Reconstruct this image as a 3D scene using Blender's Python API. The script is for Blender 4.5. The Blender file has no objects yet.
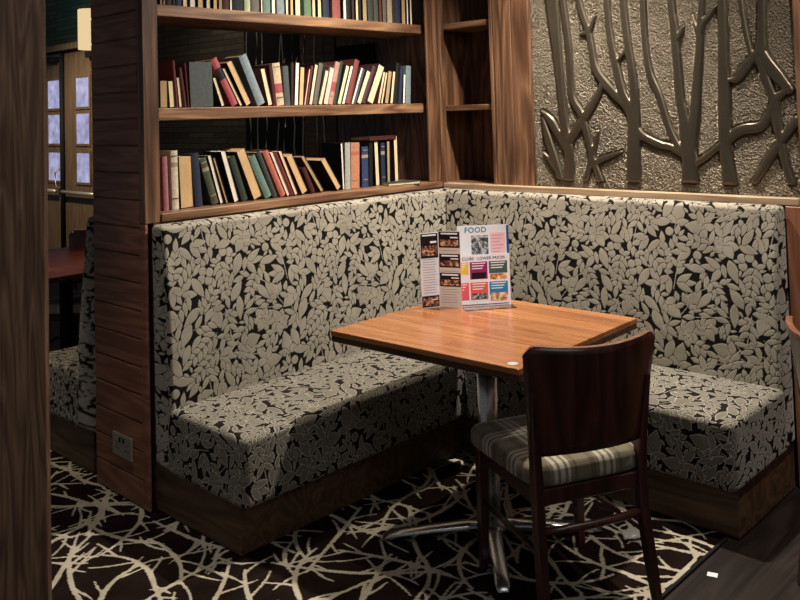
import bpy, bmesh, math, random
import numpy as np
from mathutils import Vector, Matrix, Euler
R = math.radians
scn = bpy.context.scene
C = scn.collection

# ---------------------------------------------------------------- camera
cam_d = bpy.data.cameras.new('camera'); cam = bpy.data.objects.new('camera', cam_d); C.objects.link(cam)
cR = Vector((0.72305355, 0.69014062, -0.02999155)); cU = Vector((0.05339347, -0.01254807, 0.99849471)); cF = Vector((-0.68872542, 0.72356649, 0.04592192))
M4 = Matrix(((cR.x, cU.x, -cF.x, 3.27582), (cR.y, cU.y, -cF.y, -3.77087), (cR.z, cU.z, -cF.z, 1.61271), (0, 0, 0, 1)))
cam.matrix_world = M4
cam_d.sensor_fit = 'HORIZONTAL'; cam_d.sensor_width = 36.0
cam_d.lens = 859.04 / 800 * 36.0
cam_d.shift_x = 0.0; cam_d.shift_y = -226.2 / 800
cam_d.clip_start = 0.05
scn.camera = cam

# ---------------------------------------------------------------- world and light
scn.view_settings.view_transform = 'Standard'; scn.view_settings.look = 'None'
scn.view_settings.gamma = 1; scn.view_settings.exposure = 0.0
w = bpy.data.worlds.new('world'); scn.world = w; w.use_nodes = True
w.node_tree.nodes['Background'].inputs[0].default_value = (0.80, 0.88, 1.0, 1)
w.node_tree.nodes['Background'].inputs[1].default_value = 0.085

def light(kind, name, loc, target, energy, col=(1, .9, .75), **kw):
    d = bpy.data.lights.new(name, kind); o = bpy.data.objects.new(name, d); C.objects.link(o)
    d.energy = energy; d.color = col
    for k, v in kw.items(): setattr(d, k, v)
    o.location = loc
    v = Vector(target) - Vector(loc)
    o.rotation_euler = v.to_track_quat('-Z', 'Y').to_euler()
    return o
# ceiling downlights over the booth, the aisle and the wall relief, plus added fills
light('SPOT', 'booth_downlight', (1.15, -.40, 2.95), (.65, -1.0, 0.4), 410, (1, .91, .78), spot_size=R(125), spot_blend=.9, shadow_soft_size=.035)
light('SPOT', 'shelf_downlight', (0.14, -1.1, 2.95), (0.6, -1.0, 0.4), 120, (1, .88, .70), spot_size=R(75), spot_blend=.9, shadow_soft_size=.03)
light('SPOT', 'aisle_downlight', (0.35, -2.45, 3.3), (0.3, -2.3, 0.0), 75, (1, .90, .76), spot_size=R(42), spot_blend=.9, shadow_soft_size=.05)
light('SPOT', 'menu_fill', (2.0, -2.1, 3.2), (.88, -.86, 0.93), 210, (1, .93, .84), spot_size=R(15), spot_blend=1.0, shadow_soft_size=.08)  # added narrow fill to brighten the menus, no fitting of its own
light('SPOT', 'relief_downlight', (2.75, -.75, 3.1), (1.9, 0, 1.2), 170, (1, .90, .78), spot_size=R(80), spot_blend=1.0, shadow_soft_size=.05)
light('AREA', 'room_fill', (3.4, -2.4, 3.2), (0.8, -0.6, 0.9), 18, (1, .95, .9), shape='RECTANGLE', size=1.6, size_y=1.6)  # soft fill added from the camera side, not a real lamp
light('SPOT', 'teal_accent_light', (-5.6, 0.1, 3.3), (-6.6, 1.0, 2.8), 20, (.25, .8, .7), spot_size=R(100), spot_blend=.9, shadow_soft_size=.1)
light('SPOT', 'far_wall_fill', (-3.4, .1, 3.3), (-3.4, 1.0, 1.6), 26, (1, .84, .62), spot_size=R(90), spot_blend=1.0, shadow_soft_size=.1)  # added fill that lifts the dark stone wall
light('SPOT', 'door_fill', (-5.4, -0.9, 3.2), (-6.5, 1.0, 1.2), 420, (1, .84, .62), spot_size=R(60), spot_blend=.9, shadow_soft_size=.15)  # extra fill put in to brighten the door wood
light('SPOT', 'far_booth_fill', (-1.7, -2.3, 3.2), (-1.5, -1.4, .3), 170, (1, .84, .62), spot_size=R(50), spot_blend=.9, shadow_soft_size=.05)  # unseen fill added for the neighbour bench and far chair

# ---------------------------------------------------------------- helpers
def tag(o, label=None, cat=None, group=None, kind=None):
    if label: o['label'] = label
    if cat: o['category'] = cat
    if group: o['group'] = group
    if kind: o['kind'] = kind
    return o
def thing(name, label, cat, loc=(0, 0, 0), rz=0, group=None):
    o = bpy.data.objects.new(name, None); C.objects.link(o); o.empty_display_size = .1
    o.location = loc; o.rotation_euler = (0, 0, rz)
    return tag(o, label, cat, group)
def add(name, me, m=None, parent=None, smooth=False):
    o = bpy.data.objects.new(name, me); C.objects.link(o)
    if m is not None and not me.materials:
        me.materials.append(m)
    if parent: o.parent = parent
    if smooth:
        me.polygons.foreach_set('use_smooth', [True] * len(me.polygons))
    return o
def bm_mesh(bm, name='mesh'):
    me = bpy.data.meshes.new(name); bmesh.ops.recalc_face_normals(bm, faces=bm.faces); bm.to_mesh(me); bm.free(); return me
def box(bm, x0, x1, y0, y1, z0, z1, bev=0.0, seg=1):
    vs = [bm.verts.new((x, y, z)) for x in (x0, x1) for y in (y0, y1) for z in (z0, z1)]
    idx = [(0, 1, 3, 2), (4, 6, 7, 5), (0, 4, 5, 1), (2, 3, 7, 6), (0, 2, 6, 4), (1, 5, 7, 3)]
    fs = [bm.faces.new([vs[i] for i in f]) for f in idx]
    if bev > 0:
        es = list({e for f in fs for e in f.edges})
        bmesh.ops.bevel(bm, geom=es, offset=bev, segments=seg, profile=.5, affect='EDGES')
    return vs
def boxo(name, m, parent, *a, bev=0.002, seg=1):
    bm = bmesh.new(); box(bm, *a, bev=bev, seg=seg); return add(name, bm_mesh(bm, name), m, parent)
def boxes(name, m, parent, lst, bev=0.002):
    bm = bmesh.new()
    for b in lst: box(bm, *b, bev=bev)
    return add(name, bm_mesh(bm, name), m, parent)
def tube(bm, pts, rad, n=10, cap=True, squash=1.0):
    pts = [Vector(p) for p in pts]
    if not hasattr(rad, '__len__'): rad = [rad] * len(pts)
    rings = []
    up = Vector((0, 0, 1))
    for i, p in enumerate(pts):
        t = (pts[min(i + 1, len(pts) - 1)] - pts[max(i - 1, 0)]).normalized()
        a = t.cross(up)
        if a.length < .05: a = t.cross(Vector((1, 0, 0)))
        a.normalize(); b = a.cross(t).normalized()
        rings.append([bm.verts.new(p + (a * math.cos(2 * math.pi * k / n) + b * math.sin(2 * math.pi * k / n) * squash) * rad[i]) for k in range(n)])
    for i in range(len(rings) - 1):
        for k in range(n):
            bm.faces.new((rings[i][k], rings[i][(k + 1) % n], rings[i + 1][(k + 1) % n], rings[i + 1][k]))
    if cap:
        bm.faces.new(rings[0][::-1]); bm.faces.new(rings[-1])
def tubeo(name, m, parent, pts, rad, n=12, squash=1.0):
    bm = bmesh.new(); tube(bm, pts, rad, n, True, squash); return add(name, bm_mesh(bm, name), m, parent, smooth=True)
def lathe(bm, prof, n=24, center=(0, 0, 0)):
    cx, cy, cz = center; rings = []
    for r, z in prof:
        rings.append([bm.verts.new((cx + r * math.cos(2 * math.pi * k / n), cy + r * math.sin(2 * math.pi * k / n), cz + z)) for k in range(n)])
    for i in range(len(rings) - 1):
        for k in range(n): bm.faces.new((rings[i][k], rings[i][(k + 1) % n], rings[i + 1][(k + 1) % n], rings[i + 1][k]))
    bm.faces.new(rings[0][::-1]); bm.faces.new(rings[-1])
def cap_poly(bm, pts2, to3, h):   # prism over a 2d outline
    a = [bm.verts.new(to3(p[0], p[1], 0)) for p in pts2]; b = [bm.verts.new(to3(p[0], p[1], h)) for p in pts2]
    bm.faces.new(a[::-1]); bm.faces.new(b)
    for i in range(len(a)):
        j = (i + 1) % len(a); bm.faces.new((a[i], a[j], b[j], b[i]))
def copy_tree(o, parent=None):
    c = o.copy(); C.objects.link(c); c.parent = parent
    for ch in list(o.children): copy_tree(ch, c)
    return c

# ---------------------------------------------------------------- materials
class N:
    def __init__(s, name):
        s.m = bpy.data.materials.new(name); s.m.use_nodes = True; s.t = s.m.node_tree
        s.b = s.t.nodes['Principled BSDF']
    def n(s, kind, **kw):
        x = s.t.nodes.new(kind)
        for k, v in kw.items():
            if isinstance(k, str) and hasattr(x, k): setattr(x, k, v)
        return x
    def l(s, a, b): s.t.links.new(a, b)
    def co(s, scale=(1, 1, 1), rot=(0, 0, 0), kind='Object'):
        tc = s.n('ShaderNodeTexCoord'); mp = s.n('ShaderNodeMapping'); mp.inputs['Scale'].default_value = scale; mp.inputs['Rotation'].default_value = rot
        s.l(tc.outputs[kind], mp.inputs[0]); return mp.outputs[0]
    def noise(s, vec, scale, detail=4, rough=.55, dist=0):
        x = s.n('ShaderNodeTexNoise'); x.inputs['Scale'].default_value = scale; x.inputs['Detail'].default_value = detail
        x.inputs['Roughness'].default_value = rough; x.inputs['Distortion'].default_value = dist; s.l(vec, x.inputs['Vector']); return x
    def ramp(s, fac, stops, interp='LINEAR'):
        x = s.n('ShaderNodeValToRGB'); x.color_ramp.interpolation = interp; e = x.color_ramp.elements
        while len(e) > 1: e.remove(e[-1])
        e[0].position = stops[0][0]; e[0].color = (*stops[0][1], 1)
        for p, c in stops[1:]:
            q = e.new(p); q.color = (*c, 1)
        s.l(fac, x.inputs[0]); return x.outputs[0]
    def bump(s, h, strength=.3, dist=.01, normal=None):
        x = s.n('ShaderNodeBump'); x.inputs['Strength'].default_value = strength; x.inputs['Distance'].default_value = dist
        s.l(h, x.inputs['Height'])
        if normal: s.l(normal, x.inputs['Normal'])
        s.l(x.outputs[0], s.b.inputs['Normal']); return x.outputs[0]
    def set(s, **kw):
        for k, v in kw.items():
            k = {'rough': 'Roughness', 'metal': 'Metallic', 'spec': 'Specular IOR Level', 'coat': 'Coat Weight', 'coatr': 'Coat Roughness', 'sheen': 'Sheen Weight', 'sheenr': 'Sheen Roughness', 'trans': 'Transmission Weight', 'ior': 'IOR', 'alpha': 'Alpha', 'es': 'Emission Strength'}[k]
            s.b.inputs[k].default_value = v
        return s
def mix(N_, fac, a, b, mode='MIX'):
    x = N_.n('ShaderNodeMix'); x.data_type = 'RGBA'; x.blend_type = mode
    if isinstance(fac, (int, float)): x.inputs[0].default_value = fac
    else: N_.l(fac, x.inputs[0])
    for i, v in ((6, a), (7, b)):
        if isinstance(v, tuple): x.inputs[i].default_value = (*v, 1)
        else: N_.l(v, x.inputs[i])
    return x.outputs[2]
def mathn(N_, op, a, b=None):
    x = N_.n('ShaderNodeMath'); x.operation = op
    for i, v in enumerate((a, b)):
        if v is None: continue
        if isinstance(v, (int, float)): x.inputs[i].default_value = v
        else: N_.l(v, x.inputs[i])
    return x.outputs[0]
def sv(r, g, b):   # display value 0-255 to linear
    f = lambda c: (c / 255 / 12.92) if c / 255 <= .04045 else ((c / 255 + .055) / 1.055) ** 2.4
    return (f(r), f(g), f(b))
def wood(name, c1, c2, axis='z', rough=.45, ring=9.0, coat=0.0, spec=.4, bump=.15, fine=.5):
    q = N(name); s = {'x': (.09, 1, 1), 'y': (1, .09, 1), 'z': (1, 1, .09)}[axis]
    v = q.co(s)
    big = q.noise(v, ring * .8, 2, .5, .6)
    wv = q.n('ShaderNodeMath'); wv.operation = 'FRACT'
    q.l(mathn(q, 'MULTIPLY', big.outputs[0], 7.0), wv.inputs[0])
    tri = mathn(q, 'ABSOLUTE', mathn(q, 'SUBTRACT', wv.outputs[0], .5))
    fs = {'x': (.03, 1, 1), 'y': (1, .03, 1), 'z': (1, 1, .03)}[axis]
    fn = q.noise(q.co(fs), 160, 3, .6)
    f = mathn(q, 'ADD', mathn(q, 'MULTIPLY', tri, 1.2), mathn(q, 'MULTIPLY', mathn(q, 'SUBTRACT', fn.outputs[0], .5), fine * 2))
    col = q.ramp(f, [(.0, c1), (.35, tuple((a * .6 + b * .4) for a, b in zip(c1, c2))), (.75, c2)])
    q.l(col, q.b.inputs['Base Color']); q.bump(fn.outputs[0], bump, .002)
    q.set(rough=rough, coat=coat, coatr=.25, spec=spec); return q.m
def plain(name, c, rough=.6, metal=0, var=.15, spec=.4, scale=40, bump=0.0):
    q = N(name); n = q.noise(q.co(), scale, 3)
    d = tuple(x * (1 - var) for x in c); l = tuple(min(1, x * (1 + var)) for x in c)
    q.l(q.ramp(n.outputs[0], [(.3, d), (.7, l)]), q.b.inputs['Base Color']); q.set(rough=rough, metal=metal, spec=spec)
    if bump: q.bump(n.outputs[0], bump, .002)
    return q.m
def emit(name, c, s):
    q = N(name); q.b.inputs['Base Color'].default_value = (*c, 1); q.b.inputs['Emission Color'].default_value = (*c, 1); q.set(es=s); return q.m

M = {}
M['oak'] = wood('oak_shelf', (.09, .040, .020), (.34, .19, .102), 'y', .42, coat=.15)
M['oak_v'] = wood('oak_upright', (.055, .023, .012), (.24, .122, .064), 'z', .45, coat=.1)
M['oak_x'] = wood('oak_rail', (.08, .036, .018), (.28, .15, .08), 'x', .42, coat=.15)
M['oak_pale'] = wood('pale_ledge', (.24, .15, .085), (.46, .33, .21), 'x', .5)
M['oak_post'] = wood('oak_post_near', (.12, .06, .033), (.32, .18, .10), 'z', .55, ring=30, fine=.8, bump=.4)
M['plank'] = wood('plank_cladding', (.18, .072, .040), (.36, .155, .090), 'x', .5)
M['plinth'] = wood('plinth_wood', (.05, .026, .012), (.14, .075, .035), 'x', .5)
M['red_wood'] = wood('reddish_panel', (.20, .075, .04), (.40, .165, .09), 'z', .4)
def table_wood():
    q = N('table_strips'); v = q.co((.35, 1, 1)); sp = q.n('ShaderNodeTexBrick'); q.l(q.co((1, 1, 1)), sp.inputs['Vector'])
    for k, x in (('Scale', 1.0), ('Brick Width', 3.0), ('Row Height', .105), ('Mortar Size', .0008)): sp.inputs[k].default_value = x
    sp.inputs['Color1'].default_value = (.40, .40, .40, 1); sp.inputs['Color2'].default_value = (.62, .62, .62, 1); sp.inputs['Mortar'].default_value = (.15, .15, .15, 1)
    g = q.noise(q.co((.06, 1, 1)), 26, 5, .6, 1.2); f = q.noise(q.co((.02, 1, 1)), 190, 3, .6)
    s = mathn(q, 'ADD', mathn(q, 'MULTIPLY', g.outputs[0], .75), mathn(q, 'MULTIPLY', f.outputs[0], .45))
    s = mathn(q, 'ADD', s, mathn(q, 'MULTIPLY', mathn(q, 'SUBTRACT', sp.outputs['Color'], .5), .9))
    q.l(q.ramp(s, [(.28, (.085, .024, .006)), (.5, (.235, .078, .022)), (.78, (.40, .165, .056))]), q.b.inputs['Base Color'])
    q.bump(f.outputs[0], .05, .002); q.set(rough=.27, coat=.4, coatr=.2); return q.m
M['table'] = table_wood()
M['table_edge'] = wood('table_edge_wood', (.03, .012, .006), (.10, .04, .015), 'x', .35)
M['mahogany'] = wood('dark_mahogany', (.028, .008, .006), (.085, .026, .018), 'z', .3, ring=6, coat=.3, bump=.05, fine=.3)
M['floorwood'] = wood('dark_floorboards', (.008, .005, .004), (.028, .019, .015), 'y', .6, spec=.2)
M['door_wood'] = wood('door_wood', (.09, .055, .03), (.17, .105, .06), 'z', .5)
M['dark_red_wood'] = wood('dark_red_table', (.06, .012, .008), (.13, .028, .018), 'x', .45)
M['black'] = plain('black_board', (.008, .008, .009), .7, spec=.15)
M['chrome'] = plain('polished_metal', (.70, .70, .70), .27, 1.0, .05)
M['steel'] = plain('brushed_steel', (.45, .42, .36), .35, .6, .1)
M['crest'] = wood('lit_crest_edge', (.12, .045, .022), (.30, .13, .07), 'x', .3, coat=.3)  # lighter brown paints the lit look of the chair's top edge
M['disc'] = plain('disc_enamel', (.42, .41, .40), .4, 0, .25, .4, 120)
M['white'] = plain('white_card', (.78, .78, .80), .4, 0, .02)
M['pale_scrap'] = plain('clear_wrap', (.45, .45, .42), .25, 0, .1)
M['plaster'] = plain('dark_ceiling', (.05, .042, .035), .8)
M['upper_wall'] = plain('brown_wall_paint', (.06, .045, .035), .7)

# velvet upholstery: raised leaves over a black ground, the leaf mask is mesh data
def velvet(name, k, rimk):
    q = N(name); a = q.n('ShaderNodeAttribute'); a.attribute_name = 'leaf'
    b = q.n('ShaderNodeAttribute'); b.attribute_name = 'rim'
    n = q.noise(q.co(), 260, 3); n2 = q.noise(q.co(), 9, 3)
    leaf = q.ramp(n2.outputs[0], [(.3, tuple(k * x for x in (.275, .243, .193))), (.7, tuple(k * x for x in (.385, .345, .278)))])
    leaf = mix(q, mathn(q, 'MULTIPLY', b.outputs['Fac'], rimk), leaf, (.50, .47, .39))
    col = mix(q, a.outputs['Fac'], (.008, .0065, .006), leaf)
    q.l(col, q.b.inputs['Base Color'])
    q.bump(n.outputs[0], .35, .001)
    q.l(mathn(q, 'MULTIPLY', a.outputs['Fac'], .3), q.b.inputs['Sheen Weight'])
    q.set(rough=.8, spec=.08, sheenr=.4); return q.m
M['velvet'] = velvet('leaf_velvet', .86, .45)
M['velvet_dimmed'] = velvet('leaf_velvet_dimmed_seat', .42, .85)  # same velvet for the seats, their dimmer light put into the colour
def carpet_mat():
    q = N('carpet_pile'); a = q.n('ShaderNodeAttribute'); a.attribute_name = 'leaf'
    n = q.noise(q.co(), 350, 2); n2 = q.noise(q.co(), 6, 3)
    line = q.ramp(n2.outputs[0], [(.3, (.36, .31, .235)), (.7, (.56, .50, .40))])
    base = q.ramp(n2.outputs[0], [(.3, (.010, .006, .005)), (.7, (.019, .012, .010))])
    e = mathn(q, 'ADD', a.outputs['Fac'], mathn(q, 'MULTIPLY', mathn(q, 'SUBTRACT', n.outputs[0], .5), .9))
    st = q.ramp(e, [(.35, (0, 0, 0)), (.6, (1, 1, 1))])
    q.l(mix(q, st, base, line), q.b.inputs['Base Color']); q.bump(n.outputs[0], .8, .004)
    q.set(rough=1.0, spec=.0); return q.m
M['carpet'] = carpet_mat()
def pewter(name, rough, bump, scale, c=(.30, .27, .23)):
    q = N(name); v = q.co()
    n = q.noise(v, scale, 5, .65); n3 = q.noise(v, scale * .22, 3, .6, 1.5); n2 = q.noise(v, 3, 3)
    vo = q.n('ShaderNodeTexVoronoi'); vo.inputs['Scale'].default_value = scale * .9; q.l(v, vo.inputs['Vector'])
    h = mathn(q, 'ADD', mathn(q, 'MULTIPLY', vo.outputs['Distance'], .6), mathn(q, 'ADD', n.outputs[0], mathn(q, 'MULTIPLY', n3.outputs[0], 1.4)))
    q.l(q.ramp(n2.outputs[0], [(.3, tuple(x * .75 for x in c)), (.7, c)]), q.b.inputs['Base Color'])
    q.bump(h, bump, .02); q.set(rough=rough, metal=.85); return q.m
M['pewter'] = pewter('hammered_pewter', .33, .8, 120, (.16, .135, .10))
M['pewter_tree'] = pewter('smooth_pewter', .30, .05, 60, (.17, .14, .10))
def stone():
    q = N('stone_veneer'); v = q.co((1, 1, 1))
    br = q.n('ShaderNodeTexBrick'); br.inputs['Scale'].default_value = 1.0; br.inputs['Brick Width'].default_value = .42; br.inputs['Row Height'].default_value = .055
    br.inputs['Mortar Size'].default_value = .004; br.inputs['Color1'].default_value = (.16, .12, .085, 1); br.inputs['Color2'].default_value = (.05, .043, .035, 1); br.inputs['Mortar'].default_value = (.008, .007, .006, 1)
    mp = q.co((1, 1, 1), (R(90), 0, 0)); q.l(mp, br.inputs['Vector'])
    n = q.noise(v, 18, 5)
    q.l(mix(q, n.outputs[0], br.outputs['Color'], (.05, .04, .03), 'MIX'), q.b.inputs['Base Color'])
    q.bump(mathn(q, 'ADD', n.outputs[0], br.outputs['Fac']), .8, .02); q.set(rough=.8); return q.m
M['stone'] = stone()
def plaid():
    q = N('plaid_tweed'); tc = q.n('ShaderNodeTexCoord'); sp = q.n('ShaderNodeSeparateXYZ'); q.l(tc.outputs['Object'], sp.inputs[0])
    def stripes(o, off):
        f = mathn(q, 'FRACT', mathn(q, 'ADD', mathn(q, 'MULTIPLY', o, 1 / .165), off))
        b = (.20, .17, .11); wht = (.82, .77, .66); dk = (.085, .06, .04)
        return q.ramp(f, [(0, b), (.22, dk), (.34, b), (.42, wht), (.50, b), (.56, wht), (.66, b), (.72, wht), (.78, b), (.86, dk), (.93, b)], 'CONSTANT')
    a = stripes(sp.outputs[0], .22); c = stripes(sp.outputs[1], .1)
    n = q.noise(tc.outputs['Object'], 300, 2)
    m = mix(q, .5, a, c); m = mix(q, mathn(q, 'MULTIPLY', n.outputs[0], .4), m, (.06, .05, .035))
    q.l(m, q.b.inputs['Base Color']); q.bump(n.outputs[0], .4, .001); q.set(rough=.9, sheen=.2, spec=.1); return q.m
M['plaid'] = plaid()
def glass():
    q = N('clear_acrylic'); q.b.inputs['Base Color'].default_value = (.95, .97, .98, 1); q.set(rough=.03, trans=1.0, ior=1.3); return q.m
M['acrylic'] = glass()
def pane():
    q = N('door_pane_daylight'); n = q.noise(q.co((1, 1, 1)), 9, 3)
    c = q.ramp(n.outputs[0], [(.3, (.20, .20, .34)), (.5, (.36, .37, .62)), (.7, (.55, .56, .85))])
    q.l(c, q.b.inputs['Emission Color']); q.b.inputs['Base Color'].default_value = (.1, .1, .15, 1); q.set(es=.75, rough=.1); return q.m
M['pane'] = pane()

# ---------------------------------------------------------------- leaf and twig rasters
def leaf_raster(tile=.60, res=.0015, seed=5):
    rnd = random.Random(seed); n = int(tile / res); buf = np.full((n, n), -1.0, np.float32)
    yy, xx = np.mgrid[0:n, 0:n]; X = (xx + .5) * res; Y = (yy + .5) * res
    def wrap(a): return (a + tile / 2) % tile - tile / 2
    def put(sd, lim):
        inside = sd > 0; k = inside.sum()
        if k == 0: return False
        if (inside & (buf > 0)).sum() / k > lim: return False
        reg = sd > -.0030; buf[reg] = sd[reg]; return True
    def leaf(cx, cy, ang, L, W, lim=.3, pw=.85):
        dx = wrap(X - cx - math.cos(ang) * L / 2) + math.cos(ang) * L / 2; dy = wrap(Y - cy - math.sin(ang) * L / 2) + math.sin(ang) * L / 2
        p = dx * math.cos(ang) + dy * math.sin(ang); q = -dx * math.sin(ang) + dy * math.cos(ang)
        t = np.clip(p / L, 0, 1); hw = W * np.sin(np.pi * t ** pw) ** 1.0
        sd = np.where((p > -.003) & (p < L + .003), hw - np.abs(q), -1); sd = np.minimum(sd, np.minimum(p, L - p) + .001)
        return put(sd, lim)
    def blob(cx, cy, r, lobes, dep, ph, lim=.25):
        dx = wrap(X - cx); dy = wrap(Y - cy); rho = np.hypot(dx, dy); th = np.arctan2(dy, dx) + ph
        return put(r * (1 - dep + dep * np.abs(np.cos(lobes * th / 2)) ** .7) - rho, lim)
    def stem(cx, cy, ang, L):
        dx = wrap(X - cx - math.cos(ang) * L / 2) + math.cos(ang) * L / 2; dy = wrap(Y - cy - math.sin(ang) * L / 2) + math.sin(ang) * L / 2
        p = dx * math.cos(ang) + dy * math.sin(ang); q = -dx * math.sin(ang) + dy * math.cos(ang)
        sd = np.where((p > 0) & (p < L), .0016 - np.abs(q), -1); m = (sd > -.001) & (buf <= .0); buf[m] = sd[m]
    U = rnd.uniform
    for _ in range(3):
        x, y, a = U(0, tile), U(0, tile), U(0, 6.28)
        for k in range(7): leaf(x, y, a + k * .8976, U(.056, .066), .022, .85, .75)
    for _ in range(8):
        x, y, a = U(0, tile), U(0, tile), U(0, 6.28)
        if leaf(x, y, a, U(.090, .105), U(.027, .031), .12, .8):
            leaf(x, y, a + 1.1, .062, .016, .3); leaf(x, y, a - 1.1, .062, .016, .3); stem(x, y, a + 3.14, .06)
    for _ in range(14):
        x, y, a = U(0, tile), U(0, tile), U(0, 6.28)
        for k in (0, -1, 1, -2, 2): leaf(x, y, a + k * .50, U(.085, .10) * (1 - .1 * abs(k)), .0155, .34, .8)
    for _ in range(34):
        x, y, a = U(0, tile), U(0, tile), U(0, 6.28); L = .15; stem(x, y, a, L)
        for k in range(5):
            px, py = x + math.cos(a) * L * (k + .3) / 5, y + math.sin(a) * L * (k + .3) / 5
            for s in (-1, 1): leaf(px, py, a + s * .75, .066 - k * .006, .0115, .30, .8)
        leaf(x + math.cos(a) * L, y + math.sin(a) * L, a, .058, .012, .3)
    for _ in range(16):
        x, y, a = U(0, tile), U(0, tile), U(0, 6.28)
        for k in range(4): blob(x + .023 * math.cos(a + k * 1.571), y + .023 * math.sin(a + k * 1.571), .018, 1, .0, 0, .15)
    for L, lim in ((.10, .15), (.085, .15), (.07, .15), (.06, .14), (.05, .12), (.04, .10), (.03, .08)):
        for _ in range(300): leaf(U(0, tile), U(0, tile), U(0, 6.28), L, L * U(.17, .24), lim, .8)
    return buf
def sample(buf, tile, u, v):
    n = buf.shape[0]; a = (u / tile * n - .5) % n; b = (v / tile * n - .5) % n
    i = np.floor(a).astype(int); j = np.floor(b).astype(int); fa = a - i; fb = b - j; i1 = (i + 1) % n; j1 = (j + 1) % n; i %= n; j %= n
    return (buf[j, i] * (1 - fa) + buf[j, i1] * fa) * (1 - fb) + (buf[j1, i] * (1 - fa) + buf[j1, i1] * fa) * fb
LEAF = np.clip(leaf_raster(), -.004, .03)
def sm(a, b, x): t = np.clip((x - a) / (b - a), 0, 1); return t * t * (3 - 2 * t)
def mesh_np(name, V, F, attrs, smooth=True):
    me = bpy.data.meshes.new(name); me.vertices.add(len(V)); me.vertices.foreach_set('co', V.astype(np.float32).ravel())
    me.loops.add(F.size); me.loops.foreach_set('vertex_index', F.astype(np.int32).ravel())
    me.polygons.add(len(F)); me.polygons.foreach_set('loop_start', np.arange(0, F.size, 4, dtype=np.int32))
    try: me.polygons.foreach_set('loop_total', np.full(len(F), 4, np.int32))
    except Exception: pass
    me.update(calc_edges=True)
    if smooth: me.polygons.foreach_set('use_smooth', np.ones(len(F), bool))
    for k, a in attrs.items():
        at = me.attributes.new(k, 'FLOAT', 'POINT'); at.data.foreach_set('value', a.astype(np.float32))
    return me
def upholstered(name, lo, hi, r, faces, warp, parent, step=.003, uoff=0.0, mirror=False):
    """rounded box from lo to hi with the velvet raised on it; faces = sides built, e.g. '+x -y +z'"""
    lo = np.array(lo, float); hi = np.array(hi, float); n = np.maximum(1, np.round((hi - lo) / step).astype(int)); allV = []; allF = []; keys = []; UV = []
    off = 0
    for f in faces.split():
        ax = 'xyz'.index(f[1]); s = 1 if f[0] == '+' else -1; a, b = [k for k in range(3) if k != ax]
        ia, ib = np.meshgrid(np.arange(n[a] + 1), np.arange(n[b] + 1), indexing='ij'); K = np.zeros((ia.size, 3), int)
        K[:, a] = ia.ravel(); K[:, b] = ib.ravel(); K[:, ax] = n[ax] if s > 0 else 0
        P = lo + (hi - lo) * K / n
        dx = P[:, 0]; dy = P[:, 1]; dz = P[:, 2]
        if f[1] == 'z': u, v = dy, -dx
        elif f == '+x': u, v = dy, -(hi[0] + (hi[2] - dz))
        elif f == '-y': u, v = lo[1] - (hi[2] - dz) + (0 if len(faces) < 9 else 0), -dx
        elif f == '+y': u, v = hi[1] + (hi[2] - dz), -dx
        else: u, v = dy, hi[2] - dz + .3
        if faces.startswith('B'): pass
        g = np.arange((n[a] + 1) * (n[b] + 1)).reshape(n[a] + 1, n[b] + 1) + off
        q = np.stack([g[:-1, :-1], g[1:, :-1], g[1:, 1:], g[:-1, 1:]], -1).reshape(-1, 4)
        if (s > 0) == (ax == 1): q = q[:, ::-1]
        allV.append(P); allF.append(q); keys.append(K); UV.append(np.stack([u, v], 1)); off += len(P)
    P = np.concatenate(allV); K = np.concatenate(keys); F = np.concatenate(allF); uv = np.concatenate(UV)
    code = (K[:, 0] * 100003 + K[:, 1]) * 100003 + K[:, 2]; _, first, inv = np.unique(code, return_index=True, return_inverse=True)
    P = P[first]; uv = uv[first]; F = inv.ravel()[F]
    c = np.clip(P, lo + r, hi - r); dvec = P - c; ln = np.linalg.norm(dvec, axis=1, keepdims=True); nrm = dvec / np.maximum(ln, 1e-9)
    sd = sample(LEAF, .60, (uv[:, 0] + uoff) / 1.04, (uv[:, 1] + uoff * .37) / 1.04)
    leaf = sm(-.0008, .0008, sd); rim = leaf * (1 - sm(.0012, .0040, sd))
    P = c + nrm * (r + leaf * .0005)[:, None]
    P = warp(P)
    if mirror: F = F[:, ::-1]
    return add(name, mesh_np(name, P, F, {'leaf': leaf, 'rim': rim}), M['velvet_dimmed' if name == 'seat_cushion' else 'velvet'], parent)

# ---------------------------------------------------------------- setting
def struct(o, **k): o['kind'] = 'structure'; return o
struct(boxo('floor', M['floorwood'], None, -9.5, 4.6, -5.0, 1.1, -.06, -.006, bev=0))
struct(boxo('ceiling', M['plaster'], None, -9.5, 4.6, -5.0, 1.1, 3.4, 3.46, bev=0))
struct(boxo('wall_back', M['stone'], None, -9.5, -.47, 1.0, 1.1, 0, 3.4, bev=0))
struct(boxo('wall_right', M['upper_wall'], None, .36, 4.6, .10, .16, 0, 3.4, bev=0))
struct(boxo('wall_corner', M['upper_wall'], None, -.47, .36, .42, .48, 0, 3.4, bev=0))

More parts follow.
